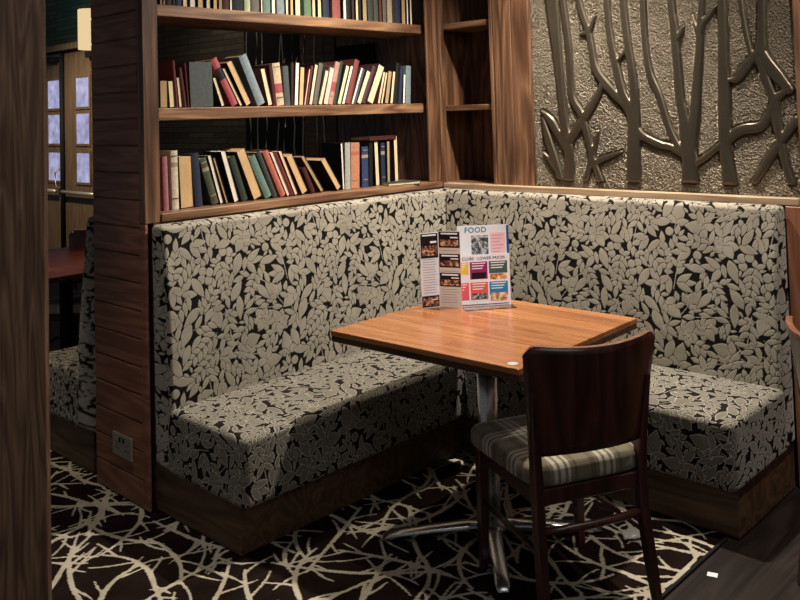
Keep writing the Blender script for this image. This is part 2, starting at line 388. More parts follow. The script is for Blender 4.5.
# carpet: pile with a tangle of pale twigs, the twig mask is mesh data
def twig_raster(tile=2.4, res=.004, seed=11):
    rnd = random.Random(seed); n = int(tile / res); buf = np.full((n, n), -1.0, np.float32); U = rnd.uniform
    def stamp(x, y, r):
        k = int((r + .006) / res) + 1; ci, cj = int(x / res), int(y / res)
        ii = np.arange(ci - k, ci + k + 1); jj = np.arange(cj - k, cj + k + 1)
        A, B = np.meshgrid((ii + .5) * res - x, (jj + .5) * res - y); sd = r - np.hypot(A, B)
        ix = np.ix_(jj % n, ii % n); buf[ix] = np.maximum(buf[ix], sd)
    def walk(x, y, a, L, r0, r1, curl, twigs):
        s = 0; k = U(-curl, curl); nxt = U(.03, .08); side = rnd.choice((-1, 1))
        while s < L:
            r = r0 + (r1 - r0) * s / L; stamp(x, y, r * U(.85, 1.15)); x += math.cos(a) * .004; y += math.sin(a) * .004; a += k * .004; s += .004
            if rnd.random() < .02: k = U(-curl, curl)
            if twigs and s > nxt:
                nxt = s + U(.045, .12); side = -side if rnd.random() < .7 else side
                walk(x, y, a + side * U(.45, .95), U(.06, .20), .0058, .0034, 5, 0)
    for k in range(135):
        best = None
        for _ in range(24):
            x, y = U(0, tile), U(0, tile); ii = (np.arange(int(x / res) - 26, int(x / res) + 27)) % n; jj = (np.arange(int(y / res) - 26, int(y / res) + 27)) % n
            c_ = (buf[np.ix_(jj, ii)] > 0).mean()
            if best is None or c_ < best[0]: best = (c_, x, y)
        x, y = best[1:]; a = U(0, 6.283); L_ = U(.35, .75)
        walk(x, y, a, L_ / 2, U(.0075, .0105), .005, 4.2, 1); walk(x, y, a + 3.1416, L_ / 2, U(.0075, .0105), .005, 3.0, 1)
    return buf
TW = twig_raster()
def carpet(x0, x1, y0, y1, st):
    nx, ny = int((x1 - x0) / st), int((y1 - y0) / st)
    ix, iy = np.meshgrid(np.arange(nx + 1), np.arange(ny + 1), indexing='ij')
    x = x0 + (x1 - x0) * ix.ravel() / nx; y = y0 + (y1 - y0) * iy.ravel() / ny
    lf = sm(-.002, .002, sample(TW, 2.4, x, y)); rg = np.random.RandomState(3)
    V = np.stack([x, y, lf * .0015 + rg.rand(len(x)) * .0008 - .0045], 1)
    g = np.arange(len(x)).reshape(nx + 1, ny + 1)
    F = np.stack([g[:-1, :-1], g[1:, :-1], g[1:, 1:], g[:-1, 1:]], -1).reshape(-1, 4)
    o = add('patterned_carpet', mesh_np('carpet', V, F, {'leaf': lf}), M['carpet'])
    return tag(o, 'dark brown fitted carpet with a tangle of cream twig lines across the floor', 'carpet', kind='stuff')
carpet(-2.6, 1.855, -3.4, .0, .0065)
struct(boxo('trim_1', M['black'], None, 1.855, 1.868, -4.6, -.6, -.006, .004, bev=.002))

# ---------------------------------------------------------------- banquettes
H, S, L = 1.177, .437, 1.88
def front(z): return .088 + (H - z) * .06
def bench(label, side, length, step=.003, seam=True, group=None):
    """side: 'left' faces +x along y, 'right' faces -y along x, 'other' is the neighbour booth behind the bookcase"""
    t = thing('banquette_bench', label, 'bench', {'left': (.3, -1.0, 0), 'right': (1.2, -.3, 0), 'other': (-.76, -1.0, 0)}[side], 0, group)
    ox, oy = t.location.x, t.location.y
    def place(P):
        x, y, z = P[:, 0], P[:, 1], P[:, 2]
        if side == 'left': Q = np.stack([x, y, z], 1)
        elif side == 'right': Q = np.stack([-y, -x, z], 1)
        else: Q = np.stack([-.55 - x, y, z], 1)
        return Q - np.array([ox, oy, 0])
    def lean(P):
        P = P.copy(); fr = front(P[:, 2]); u = np.clip(P[:, 0] / .06, 0, None)
        P[:, 0] = u * fr + .012 * np.sin(np.pi * np.clip((P[:, 2] - .4) / .75, 0, 1)) * np.clip(u, 0, 1)
        if side == 'right': P[:, 1] = np.minimum(P[:, 1], -(fr + .016))
        if side == 'other': P[:, 0] = P[:, 0] * (1.2 + .55 * (H - P[:, 2]) / .74) - .08
        return place(P)
    def puff(P):
        P = P.copy(); a = np.clip((P[:, 0] - .12) / .5, 0, 1); b = np.clip((P[:, 1] + length) / length, 0, 1)
        P[:, 2] += np.where(P[:, 2] > .38, .012 * np.sin(np.pi * a) * np.clip(8 * b * (1 - b), 0, 1), 0); return place(P)
    mir = side != 'left'
    upholstered('backrest', (0, -length, .19), (.06, 0, H), .022, '+x -y +z', lean, t, step, {'left': 0, 'right': .21, 'other': .4}[side], mir)
    e = -.18 if side == 'left' else (-.640 if side == 'right' else -.0)
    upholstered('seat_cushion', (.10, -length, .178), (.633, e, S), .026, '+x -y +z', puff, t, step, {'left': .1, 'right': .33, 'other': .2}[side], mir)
    e2 = 0 if side != 'right' else -.586
    v = place(np.array([[0.0, -length + .016, 0], [.582, e2, .19]])); v = np.sort(v, 0)
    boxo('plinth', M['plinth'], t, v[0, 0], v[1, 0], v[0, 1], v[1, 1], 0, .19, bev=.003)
    v = place(np.array([[0.001 if side != 'other' else -.08, -length + .03, .19], [.09, e2 if side != 'right' else -.3, 1.12]])); v = np.sort(v, 0)
    boxo('back_frame', M['black'], t, v[0, 0], v[1, 0] - .035 * 0, v[0, 1], v[1, 1], .19, .6, bev=0)
    return t
bench('long bench left of the table, leafy velvet back and seat, under the bookshelves', 'left', L)
bench('bench right of the table under the embossed tree panel, leafy velvet upholstery', 'right', 1.921)
bench('bench of the neighbouring booth, glimpsed at far left behind the plank-clad panel', 'other', L, .008)

# ---------------------------------------------------------------- bookcase
bc = thing('bookcase', 'tall open wooden bookcase above the left bench, with a plank-clad end', 'bookcase', (-.25, -.95, 0))
def bcx(name, m, *a, bev=.003):
    return boxo(name, m, bc, a[0] + .25, a[1] + .25, a[2] + .95, a[3] + .95, a[4], a[5], bev=bev)
pl = []; z = 0.0
while z < 3.0:
    pl.append((-.462 + .25, -.052 + .25, -1.898 + .95, -1.872 + .95, z + .002, min(z + .1135, 3.0))); z += .116
e_ = boxes('end_panel', M['plank'], bc, pl, .004); e_['label'] = 'end panel clad in dark horizontal planks'
bcx('end_core', M['plinth'], -.4615, -.052, -1.894, -1.862, 0, 3.0, bev=0)
bcx('upright', M['oak_v'], -.43, -.051, -1.861, -1.80, 1.18, 3.0)
bcx('stile', M['oak_v'], -.050, -.003, -1.900, -1.825, 1.180, 3.0)
bcx('stile', M['oak_v'], -.018, -.003, -.100, -.004, 1.217, 3.0)
bcx('corner_bead', M['plank'], -.050, -.006, -1.899, -1.884, 0, 1.18)
bcx('side_panel', M['oak_v'], -.43, -.05, -.03, -.002, 1.18, 3.0)
bcx('shelf', M['oak'], -.43, -.05, -1.80, -.03, 1.612, 1.666)
bcx('shelf', M['oak'], -.43, -.05, -1.80, -.03, 2.068, 2.12)
bcx('shelf', M['oak'], -.43, -.05, -1.80, -.03, 2.60, 2.65)
l_ = bcx('ledge', M['oak'], -.462, .004, -1.824, -.002, 1.181, 1.217); l_['label'] = 'lowest shelf, the glossy ledge behind the bench top'
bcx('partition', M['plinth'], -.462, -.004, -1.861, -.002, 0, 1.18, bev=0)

# socket on the end panel
sk = thing('wall_socket', 'double metal power socket on the plank-clad end panel near the floor', 'socket', (-.212, -1.899, .222))
boxo('face_plate', M['steel'], sk, -.083, .083, -.008, 0, -.048, .048, bev=.003, seg=2)
for sx in (-1, 1):
    hs = []
    for q in ((0, .014, .005, .009), (-.011, -.008, .008, .004), (.011, -.008, .008, .004)):
        hs.append((sx * .042 + q[0] - q[2] / 2, sx * .042 + q[0] + q[2] / 2, -.0095, -.007, q[1] - q[3] / 2 - .006, q[1] + q[3] / 2 - .006))
    boxes('socket_holes', M['black'], sk, hs, 0)
    boxo('rocker_switch', M['black'], sk, sx * .016 - .006, sx * .016 + .006, -.012, -.007, .014, .034, bev=.002)

# ---------------------------------------------------------------- corner shelf unit
cu = thing('corner_shelf_unit', 'narrow wooden corner shelf unit between the bookcase and the embossed panel', 'shelf unit', (.15, .2, 1.2))
def cx_(name, m, *a, bev=.003): return boxo(name, m, cu, a[0] - .15, a[1] - .15, a[2] - .2, a[3] - .2, a[4] - 1.2, a[5] - 1.2, bev=bev)
cx_('post', M['oak_v'], -.048, .003, -.002, .05, 1.19, 3.0)
cx_('back_panel', M['oak_v'], -.048, .36, .33, .35, 1.19, 3.0)
cx_('left_side_panel', M['oak_v'], -.05, -.03, .05, .33, 1.19, 3.0)
cx_('right_side_panel', M['oak_v'], .345, .366, .035, .33, 1.19, 3.0)
for z0, z1 in ((1.175, 1.205), (1.617, 1.65), (2.093, 2.128), (2.6, 2.635)):
    cx_('shelf', M['oak_x'], -.03, .345, .055, .33, z0, z1)
cx_('face_board', M['oak_v'], .367, .49, .04, .07, 1.19, 3.0)
cx_('face_board', M['oak_v'], .493, .608, .04, .07, 1.19, 3.0)

# ---------------------------------------------------------------- embossed tree panel
mp_ = thing('embossed_panel', 'hammered metal wall panel embossed with bare trees above the right bench', 'wall panel', (1.29, .06, 1.21))
boxo('backing_board', M['black'], mp_, .612 - 1.29, 1.972 - 1.29, .006, .035, -.002, 1.79, bev=0)
boxo('side_frame', M['oak_v'], mp_, 1.972 - 1.29, 2.03 - 1.29, -.02, .035, -.01, 1.79, bev=.003)
BRANCH = [('A', [(0.815, 1.242, 0.03), (0.822, 1.397, 0.027), (0.807, 1.459, 0.027), (0.792, 1.657, 0.0215), (0.773, 1.92, 0.0275), (0.754, 2.185, 0.0375)]), ('A', [(1.003, 1.243, 0.0175), (0.957, 1.373, 0.017), (0.923, 1.52, 0.0205), (0.897, 1.592, 0.0205), (0.853, 1.681, 0.018), (0.846, 1.914, 0.018), (0.821, 2.178, 0.018)]), ('A', [(1.031, 1.729, 0.0145), (1.005, 1.675, 0.017), (0.894, 1.525, 0.0235), (0.818, 1.438, 0.024)]), ('A', [(0.664, 1.602, 0.0065), (0.713, 1.554, 0.0215), (0.759, 1.485, 0.0215), (0.81, 1.397, 0.018)]), ('A', [(0.669, 1.565, 0.0095), (0.696, 1.459, 0.022), (0.74, 1.329, 0.0215), (0.767, 1.246, 0.0185)]), ('A', [(0.667, 1.38, 0.006), (0.709, 1.338, 0.0155), (0.75, 1.282, 0.012)]), ('A', [(0.916, 1.245, 0.0145), (0.956, 1.358, 0.0145), (1.003, 1.494, 0.0055)]), ('A', [(0.943, 1.317, 0.009), (1.007, 1.348, 0.0145), (1.127, 1.39, 0.0055)]), ('B', [(1.185, 1.249, 0.0375), (1.192, 1.4, 0.035), (1.198, 1.522, 0.0325), (1.18, 1.605, 0.024), (1.145, 1.675, 0.022), (1.113, 1.815, 0.022), (1.087, 1.972, 0.0195), (1.078, 2.148, 0.017)]), ('B', [(1.189, 1.556, 0.0215), (1.154, 1.62, 0.019), (1.085, 1.692, 0.022), (1.0, 1.802, 0.02), (0.977, 1.935, 0.017), (0.963, 2.008, 0.0175), (0.917, 2.167, 0.018)]), ('B', [(1.203, 1.522, 0.027), (1.209, 1.653, 0.024), (1.199, 1.79, 0.0215), (1.18, 1.964, 0.019), (1.167, 2.138, 0.019)]), ('B', [(0.974, 1.997, 0.012), (0.994, 2.046, 0.0115), (1.012, 2.08, 0.0025)]), ('B', [(0.968, 1.997, 0.0145), (0.945, 1.994, 0.0145), (0.921, 1.991, 0.009)]), ('B', [(1.12, 1.835, 0.0085), (1.171, 1.886, 0.0105)]), ('B', [(1.208, 1.521, 0.0135), (1.243, 1.468, 0.018), (1.335, 1.425, 0.0175), (1.385, 1.416, 0.015), (1.433, 1.383, 0.012)]), ('D', [(1.274, 2.126, 0.016), (1.273, 2.005, 0.0155), (1.279, 1.888, 0.0155), (1.294, 1.766, 0.0185), (1.336, 1.663, 0.0175), (1.384, 1.496, 0.0175), (1.439, 1.392, 0.0145)]), ('C', [(1.471, 1.254, 0.0415), (1.475, 1.333, 0.0365), (1.473, 1.397, 0.0365), (1.452, 1.579, 0.0245), (1.441, 1.645, 0.0225), (1.431, 1.862, 0.02), (1.427, 1.986, 0.02), (1.418, 2.11, 0.0175)]), ('C', [(1.483, 1.402, 0.024), (1.511, 1.578, 0.024), (1.519, 1.642, 0.0215), (1.543, 1.854, 0.017), (1.554, 1.974, 0.0145), (1.569, 2.093, 0.014)]), ('C', [(1.439, 1.923, 0.015), (1.46, 1.95, 0.012), (1.476, 1.981, 0.0025)]), ('C', [(1.552, 1.937, 0.012), (1.569, 1.986, 0.0145), (1.604, 2.02, 0.0115), (1.638, 2.062, 0.0025)]), ('C', [(1.547, 1.928, 0.012), (1.534, 1.971, 0.0095), (1.523, 2.028, 0.0025)]), ('E', [(1.659, 1.251, 0.034), (1.654, 1.323, 0.0295), (1.648, 1.39, 0.0275), (1.648, 1.494, 0.028), (1.653, 1.688, 0.0275), (1.658, 1.882, 0.023), (1.663, 2.082, 0.0205)]), ('E', [(1.626, 1.426, 0.0135), (1.563, 1.375, 0.014), (1.504, 1.338, 0.0145)]), ('E', [(1.645, 1.426, 0.0185), (1.693, 1.475, 0.0225), (1.739, 1.497, 0.0225), (1.814, 1.51, 0.022), (1.856, 1.574, 0.017), (1.875, 1.622, 0.017)]), ('F', [(1.841, 2.062, 0.0195), (1.834, 1.93, 0.0195), (1.826, 1.843, 0.026), (1.798, 1.818, 0.0195), (1.742, 1.751, 0.0245), (1.714, 1.721, 0.018), (1.682, 1.718, 0.009)]), ('F', [(1.812, 1.818, 0.0175), (1.849, 1.692, 0.0195), (1.871, 1.626, 0.019)]), ('F', [(1.838, 1.825, 0.019), (1.857, 1.779, 0.0255), (1.889, 1.73, 0.0275), (1.94, 1.663, 0.019)]), ('F', [(1.937, 1.68, 0.0145), (1.915, 1.651, 0.0165), (1.884, 1.626, 0.021), (1.877, 1.578, 0.021), (1.882, 1.5, 0.019), (1.892, 1.448, 0.017), (1.908, 1.341, 0.0165), (1.929, 1.26, 0.0165)]), ('F', [(1.967, 1.533, 0.0185), (1.9, 1.448, 0.0185), (1.837, 1.361, 0.019), (1.771, 1.259, 0.013)]), ('F', [(1.749, 2.073, 0.0135), (1.761, 1.955, 0.013), (1.785, 1.819, 0.013)])]
def smooth_line(pl, n=6):
    out = []
    for i in range(len(pl) - 1):
        p0 = pl[max(i - 1, 0)]; p1 = pl[i]; p2 = pl[i + 1]; p3 = pl[min(i + 2, len(pl) - 1)]
        for k in range(n):
            t = k / n; out.append(tuple(.5 * (2 * b + (c - a) * t + (2 * a - 5 * b + 4 * c - d) * t * t + (3 * b - a - 3 * c + d) * t ** 3) for a, b, c, d in zip(p0, p1, p2, p3)))
    out.append(pl[-1]); return out
PX0, PX1, PZ0, PZ1, PST = .612, 1.972, 1.206, 2.95, .0034
nx_ = int((PX1 - PX0) / PST); nz_ = int((PZ1 - PZ0) / PST); SD = {}
for key, pl_ in BRANCH:
    if pl_[-1][1] > 2.1:   # strands that leave the photo at the top run on up to the panel edge
        a, c_ = pl_[-2], pl_[-1]; pl_ = pl_ + [(c_[0] + (c_[0] - a[0]) * 1.2, c_[1] + .45, c_[2] * .9), (c_[0] + (c_[0] - a[0]) * 1.5 + .03, 3.0, c_[2] * .8)]
    A = SD.setdefault(key, np.full((nx_ + 1, nz_ + 1), -1.0)); low = min(p[1] for p in pl_)
    for (x, z, wd) in smooth_line(pl_, 40):
        r = max(wd, .003) * 1.0; k = int((r + .012) / PST) + 1; ci = int((x - PX0) / PST); cj = int((z - PZ0) / PST)
        i0, i1, j0, j1 = max(ci - k, 0), min(ci + k + 1, nx_ + 1), max(cj - k, 0), min(cj + k + 1, nz_ + 1)
        if i0 >= i1 or j0 >= j1: continue
        X_, Z_ = np.meshgrid(PX0 + np.arange(i0, i1) * PST - x, PZ0 + np.arange(j0, j1) * PST - z, indexing='ij')
        sd = r - np.hypot(X_, Z_)
        if low < 1.30: sd = np.minimum(sd, (Z_ + z) - (low - .004))
        A[i0:i1, j0:j1] = np.maximum(A[i0:i1, j0:j1], sd)
allsd = np.max(np.stack(list(SD.values())), 0); own = np.argmax(np.stack(list(SD.values())), 0)
gx, gz = np.meshgrid(PX0 + np.arange(nx_ + 1) * PST, PZ0 + np.arange(nz_ + 1) * PST, indexing='ij')
rise = .012 * sm(-.002, .0035, allsd) + .002 * sm(.003, .016, allsd) - .005 * sm(-.010, -.003, allsd) * (1 - sm(-.003, .0, allsd))
g = np.arange(gx.size).reshape(gx.shape); FQ = np.stack([g[:-1, :-1], g[1:, :-1], g[1:, 1:], g[:-1, 1:]], -1).reshape(-1, 4)
Vp = np.stack([gx.ravel() - 1.29, -rise.ravel(), gz.ravel() - 1.21], 1)
fs_ = allsd.ravel()[FQ].max(1) > -.0005; fo = own.ravel()[FQ[:, 0]]
def subset(sel):
    F_ = FQ[sel]; u_, inv_ = np.unique(F_, return_inverse=True); return mesh_np('relief', Vp[u_], inv_.reshape(-1, 4), {})
add('hammered_sheet', subset(~fs_), M['pewter'], mp_)
for q_ in range(len(SD)): add('tree_relief', subset(fs_ & (fo == q_)), M['pewter_tree'], mp_)
struct(boxo('trim_2', M['oak_pale'], None, .004, 1.972, .002, .058, 1.172, 1.204, bev=.003))
ep = boxo('low_end_wall', M['red_wood'], None, 1.915, 2.75, .001, .06, 0, 1.171, bev=.004)
tag(ep, 'low reddish wooden panel behind the free end of the right bench', 'panel')

# ---------------------------------------------------------------- books
COL = dict(brown=(70, 48, 34), maroon=(78, 22, 24), darkred=(112, 28, 28), darkbrown=(52, 36, 30), slate=(72, 80, 80), black=(24, 22, 24), crimson=(176, 44, 56),
  bluegrey=(118, 138, 146), taupe=(104, 94, 84), grey=(120, 118, 112), mottled=(196, 128, 110), darkgreen=(48, 62, 54), navy=(34, 44, 74), brick=(140, 46, 42), plum=(84, 38, 46),
  rose=(176, 92, 100), ivory=(216, 198, 160), olive=(76, 80, 56), teal=(92, 132, 118), charcoal=(60, 66, 66), orange=(198, 84, 50), lightgrey=(172, 170, 160), orangetan=(206, 124, 66),
  blue=(34, 58, 110), green=(92, 128, 88), palegreen=(176, 184, 130), red=(168, 70, 56), tan=(206, 172, 126), tan2=(172, 146, 108), cream=(226, 206, 168), white=(232, 224, 206), pink=(226, 190, 176))
WORD = dict(slate='slate grey', crimson='crimson', bluegrey='blue-grey', mottled='mottled red and tan', darkred='dark red', darkbrown='dark brown', darkgreen='dark green', brick='brick red', rose='dusty rose',
  ivory='ivory', lightgrey='light grey', orangetan='orange and tan', palegreen='pale green', tan2='dull tan', orange='orange-red')
def desat(c):
    g = sum(c) / 3; return tuple((x * .68 + g * .32) * .8 for x in c)
def cloth(k):
    if ('c', k) not in M: M[('c', k)] = plain('cloth_' + k, desat(sv(*COL[k])), .62, 0, .18, .25, 60)
    return M[('c', k)]
def paper(k):
    if ('p', k) not in M:
        q = N('pages_' + k); c = sv(*COL[k]); n = q.noise(q.co((1, 1, .02)), 900, 2); n2 = q.noise(q.co(), 14, 3)
        f = mathn(q, 'ADD', mathn(q, 'MULTIPLY', n.outputs[0], .6), mathn(q, 'MULTIPLY', n2.outputs[0], .4))
        q.l(q.ramp(f, [(.35, tuple(x * .68 for x in c)), (.6, c)]), q.b.inputs['Base Color']); q.set(rough=.85, spec=.1); M[('p', k)] = q.m
    return M[('p', k)]
ORD = ('first second third fourth fifth sixth seventh eighth ninth tenth eleventh twelfth thirteenth fourteenth fifteenth sixteenth seventeenth eighteenth nineteenth').split()
TENS = {20: 'twent', 30: 'thirt', 40: 'fort', 50: 'fift'}
def ordinal(n):
    if n < 20: return ORD[n - 1]
    t = n // 10 * 10; return TENS[t] + 'ieth' if n == t else TENS[t] + 'y-' + ORD[n - t - 1]
rb = random.Random(4)
def make_book(label, group, X, y0, wd, h, tilt, kind, cover, pages, z0, depth=None):
    th = wd * math.cos(tilt) * .98; dp = depth or rb.uniform(.14, .165)
    t = thing('book', label, 'book', (X, y0, z0 + .0005), 0, group)
    if tilt < 0: t.location.y = y0 + wd; oy = -th
    else: oy = 0
    t.rotation_euler = (tilt, 0, 0)
    b = .0022
    if kind == 'p':      # fore edge to the room
        boxes('cover', cloth(cover), t, [(-dp, 0, oy, oy + b, 0, h), (-dp, 0, oy + th - b, oy + th, 0, h), (-dp - b, -dp, oy, oy + th, 0, h)], .0006)
        boxo('pages', paper(pages), t, -dp, -.003, oy + b, oy + th - b, .003, h - .004, bev=0)
    elif kind == 'f':    # thin book standing cover out
        boxes('cover', cloth(cover), t, [(-.003, 0, oy, oy + th, 0, h), (-.024, -.021, oy, oy + th, 0, h), (-.024, 0, oy, oy + .003, 0, h)], .0006)
        boxo('pages', paper('cream'), t, -.021, -.003, oy + .003, oy + th - .003, .003, h - .004, bev=0)
    else:                # rounded spine to the room
        bm = bmesh.new(); n = 7
        prof = [(.004 * math.sin(math.pi * k / (n - 1)) - .004, oy + th * k / (n - 1)) for k in range(n)]
        prof = [(-dp, oy)] + prof + [(-dp, oy + th), (-dp, oy + th - b), (-.008, oy + th - b), (-.008, oy + b), (-dp, oy + b)]
        cap_poly(bm, prof, lambda a, c, hh: Vector((a, c, hh)), h); add('cover', bm_mesh(bm), cloth(cover), t)
        boxo('pages', paper('tan2'), t, -dp + .004, -.009, oy + b, oy + th - b, .004, h - .004, bev=0)
        if kind == 'b':
            k = pages if pages != '-' else 'tan2'
            z1, z2 = ((.56, .80) if cover == 'crimson' else (.30, .52) if cover in ('tan', 'mottled') else (.72, .80))
            bm = bmesh.new()
            cap_poly(bm, [(.0045 * math.sin(math.pi * q / 6) - .0038, oy + th * q / 6) for q in range(7)] + [(-.0045, oy + th), (-.0045, oy)], lambda a, c, hh: Vector((a, c, h * z1 + hh)), h * (z2 - z1))
            add('title_band', bm_mesh(bm), cloth(k), t)
            if cover != 'crimson':
                bm = bmesh.new()
                for zz in (.18, .90): box(bm, -.004, .0012, oy + th * .12, oy + th * .88, h * zz, h * zz + .004)
                add('gilt_rule', bm_mesh(bm), cloth('tan2' if cover not in ('ivory', 'tan') else 'brown'), t)
    return t
def quad(y0, wd, h, tilt):
    th = wd * math.cos(tilt) * .98
    if tilt < 0: py = y0 + wd; o = -th
    else: py = y0; o = 0
    c, s = math.cos(tilt), math.sin(tilt)
    return [(py + a * c - z * s, a * s + z * c) for a, z in ((o, 0), (o + th, 0), (o + th, h), (o, h))]
def hit(A, B, eps=.0004):
    for P in (A, B):
        for i in range(4):
            x0, y0 = P[i]; x1, y1 = P[(i + 1) % 4]; nx, ny = y1 - y0, x0 - x1; l = math.hypot(nx, ny) or 1
            a = [(p[0] * nx + p[1] * ny) / l for p in A]; b = [(p[0] * nx + p[1] * ny) / l for p in B]
            if max(a) <= min(b) + eps or max(b) <= min(a) + eps: return False
    return True
def settle(rows):
    out = []; prevs = []
    for (y0, wd, h, tilt, kind, cover, pages) in rows:
        best = None
        for dy in [k * .0015 for k in range(0, 44)]:
            for dt in [k * .02 for k in range(-30, 31)]:
                for sc_ in (1, .8, .6):
                    cand = (y0 + dy, wd * sc_, h, tilt + dt)
                    cost = dy * 60 + abs(dt) * 3 + (1 - sc_) * 3
                    if best and cost >= best[0]: continue
                    Q = quad(*cand)
                    if any(hit(Q, p) for p in prevs[-4:]): continue
                    best = (cost, cand, Q)
        if best: (y0, wd, h, tilt), Q = best[1], best[2]
        else: Q = quad(y0, wd, h, tilt); print('unsettled', y0, cover)
        prevs.append(Q); out.append((y0, wd, h, tilt, kind, cover, pages))
    return out
MID = [(-1.772, 0.04, 0.124, 0.0, 'p', 'brown', 'tan2'), (-1.725, 0.028, 0.122, 0.181, 'p', 'brown', 'cream'), (-1.694, 0.015, 0.211, 0.138, 's', 'darkred', '-'), (-1.677, 0.018, 0.138, 0.257, 'p', 'maroon', 'cream'), (-1.654, 0.018, 0.18, 0.151, 's', 'maroon', '-'), (-1.633, 0.01, 0.202, 0.079, 's', 'darkred', '-'), (-1.62, 0.125, 0.206, 0.029, 'f', 'slate', '-'), (-1.451, 0.022, 0.143, 0.41, 'p', 'black', 'cream'), (-1.392, 0.042, 0.245, 0.55, 'b', 'crimson', 'black'), (-1.347, 0.02, 0.202, 0.546, 'p', 'black', 'cream'), (-1.312, 0.041, 0.233, 0.487, 'p', 'black', 'tan'), (-1.242, 0.052, 0.259, 0.426, 's', 'bluegrey', '-'), (-1.181, 0.03, 0.186, 0.238, 'p', 'darkred', 'cream'), (-1.148, 0.018, 0.203, 0.118, 's', 'maroon', '-'), (-1.126, 0.047, 0.211, 0.118, 'b', 'tan', 'crimson'), (-1.076, 0.035, 0.199, 0.05, 's', 'slate', '-'), (-1.038, 0.016, 0.217, -0.032, 's', 'darkbrown', '-'), (-1.019, 0.026, 0.219, -0.069, 'p', 'maroon', 'white'), (-0.99, 0.03, 0.197, -0.081, 'p', 'maroon', 'tan'), (-0.957, 0.013, 0.191, -0.206, 'p', 'darkred', 'pink'), (-0.942, 0.014, 0.206, -0.186, 's', 'darkred', '-'), (-0.925, 0.024, 0.215, -0.225, 'p', 'darkbrown', 'cream'), (-0.897, 0.03, 0.22, -0.234, 's', 'taupe', '-'), (-0.862, 0.026, 0.187, -0.305, 'p', 'taupe', 'cream'), (-0.829, 0.034, 0.201, -0.257, 'p', 'grey', 'pink'), (-0.792, 0.032, 0.231, -0.205, 'b', 'mottled', 'crimson'), (-0.757, 0.023, 0.234, -0.25, 's', 'darkgreen', '-'), (-0.732, 0.028, 0.219, -0.335, 'p', 'darkgreen', 'cream'), (-0.7, 0.023, 0.219, -0.339, 'p', 'black', 'white'), (-0.671, 0.037, 0.248, -0.32, 's', 'brick', '-'), (-0.631, 0.019, 0.214, -0.388, 'p', 'slate', 'white'), (-0.61, 0.015, 0.204, -0.393, 's', 'slate', '-'), (-0.593, 0.035, 0.196, -0.443, 'p', 'navy', 'cream'), (-0.555, 0.031, 0.223, -0.339, 's', 'plum', '-'), (-0.52, 0.053, 0.229, -0.452, 'p', 'plum', 'cream'), (-0.432, 0.02, 0.187, -0.188, 'p', 'darkred', 'cream'), (-0.407, 0.018, 0.183, -0.204, 'p', 'maroon', 'cream'), (-0.377, 0.032, 0.188, -0.187, 'p', 'black', 'tan2'), (-0.333, 0.024, 0.186, -0.168, 'p', 'black', 'cream'), (-0.303, 0.038, 0.23, -0.139, 's', 'black', '-'), (-0.261, 0.025, 0.21, -0.086, 's', 'navy', '-'), (-0.23, 0.021, 0.17, -0.029, 'p', 'navy', 'white'), (-0.203, 0.042, 0.216, -0.019, 's', 'bluegrey', '-')]
LOW = [(-1.758, 0.025, 0.236, 0.021, 's', 'rose', '-'), (-1.716, 0.034, 0.26, 0.015, 'b', 'ivory', 'tan2'), (-1.675, 0.069, 0.232, 0.056, 'p', 'brown', 'tan'), (-1.598, 0.039, 0.242, 0.075, 's', 'navy', '-'), (-1.509, 0.039, 0.222, 0.302, 'b', 'olive', 'tan2'), (-1.467, 0.022, 0.236, 0.279, 'p', 'black', 'white'), (-1.434, 0.014, 0.227, 0.309, 'p', 'brown', 'tan'), (-1.389, 0.031, 0.252, 0.289, 'p', 'black', 'white'), (-1.343, 0.037, 0.223, 0.329, 's', 'darkgreen', '-'), (-1.275, 0.058, 0.256, 0.388, 'p', 'brown', 'tan'), (-1.205, 0.045, 0.224, 0.444, 's', 'teal', '-'), (-1.157, 0.028, 0.247, 0.413, 's', 'charcoal', '-'), (-1.111, 0.036, 0.248, 0.442, 's', 'orange', '-'), (-1.072, 0.021, 0.245, 0.434, 'p', 'orange', 'white'), (-1.049, 0.024, 0.238, 0.443, 's', 'darkred', '-'), (-1.023, 0.023, 0.245, 0.42, 'p', 'darkred', 'cream'), (-0.977, 0.047, 0.22, 0.466, 'p', 'brown', 'tan'), (-0.914, 0.03, 0.145, 0.442, 's', 'maroon', '-'), (-0.851, 0.028, 0.228, 0.68, 'p', 'brown', 'tan2'), (-0.74, 0.042, 0.196, 0.585, 'p', 'black', 'tan')]
LOW2 = [(-0.688, 0.017, 0.248, 0.032, 'p', 'black', 'white'), (-0.668, 0.039, 0.247, -0.024, 's', 'lightgrey', '-'), (-0.626, 0.063, 0.245, -0.033, 'b', 'orangetan', 'orange'), (-0.544, 0.049, 0.22, -0.014, 'b', 'blue', 'tan2'), (-0.489, 0.028, 0.249, -0.032, 's', 'black', '-'), (-0.441, 0.031, 0.248, 0.024, 'p', 'black', 'cream'), (-0.395, 0.032, 0.235, -0.004, 'b', 'navy', 'tan2'), (-0.351, 0.024, 0.244, -0.016, 'p', 'navy', 'tan2'), (-0.289, 0.03, 0.269, 0.011, 'p', 'maroon', 'cream')]
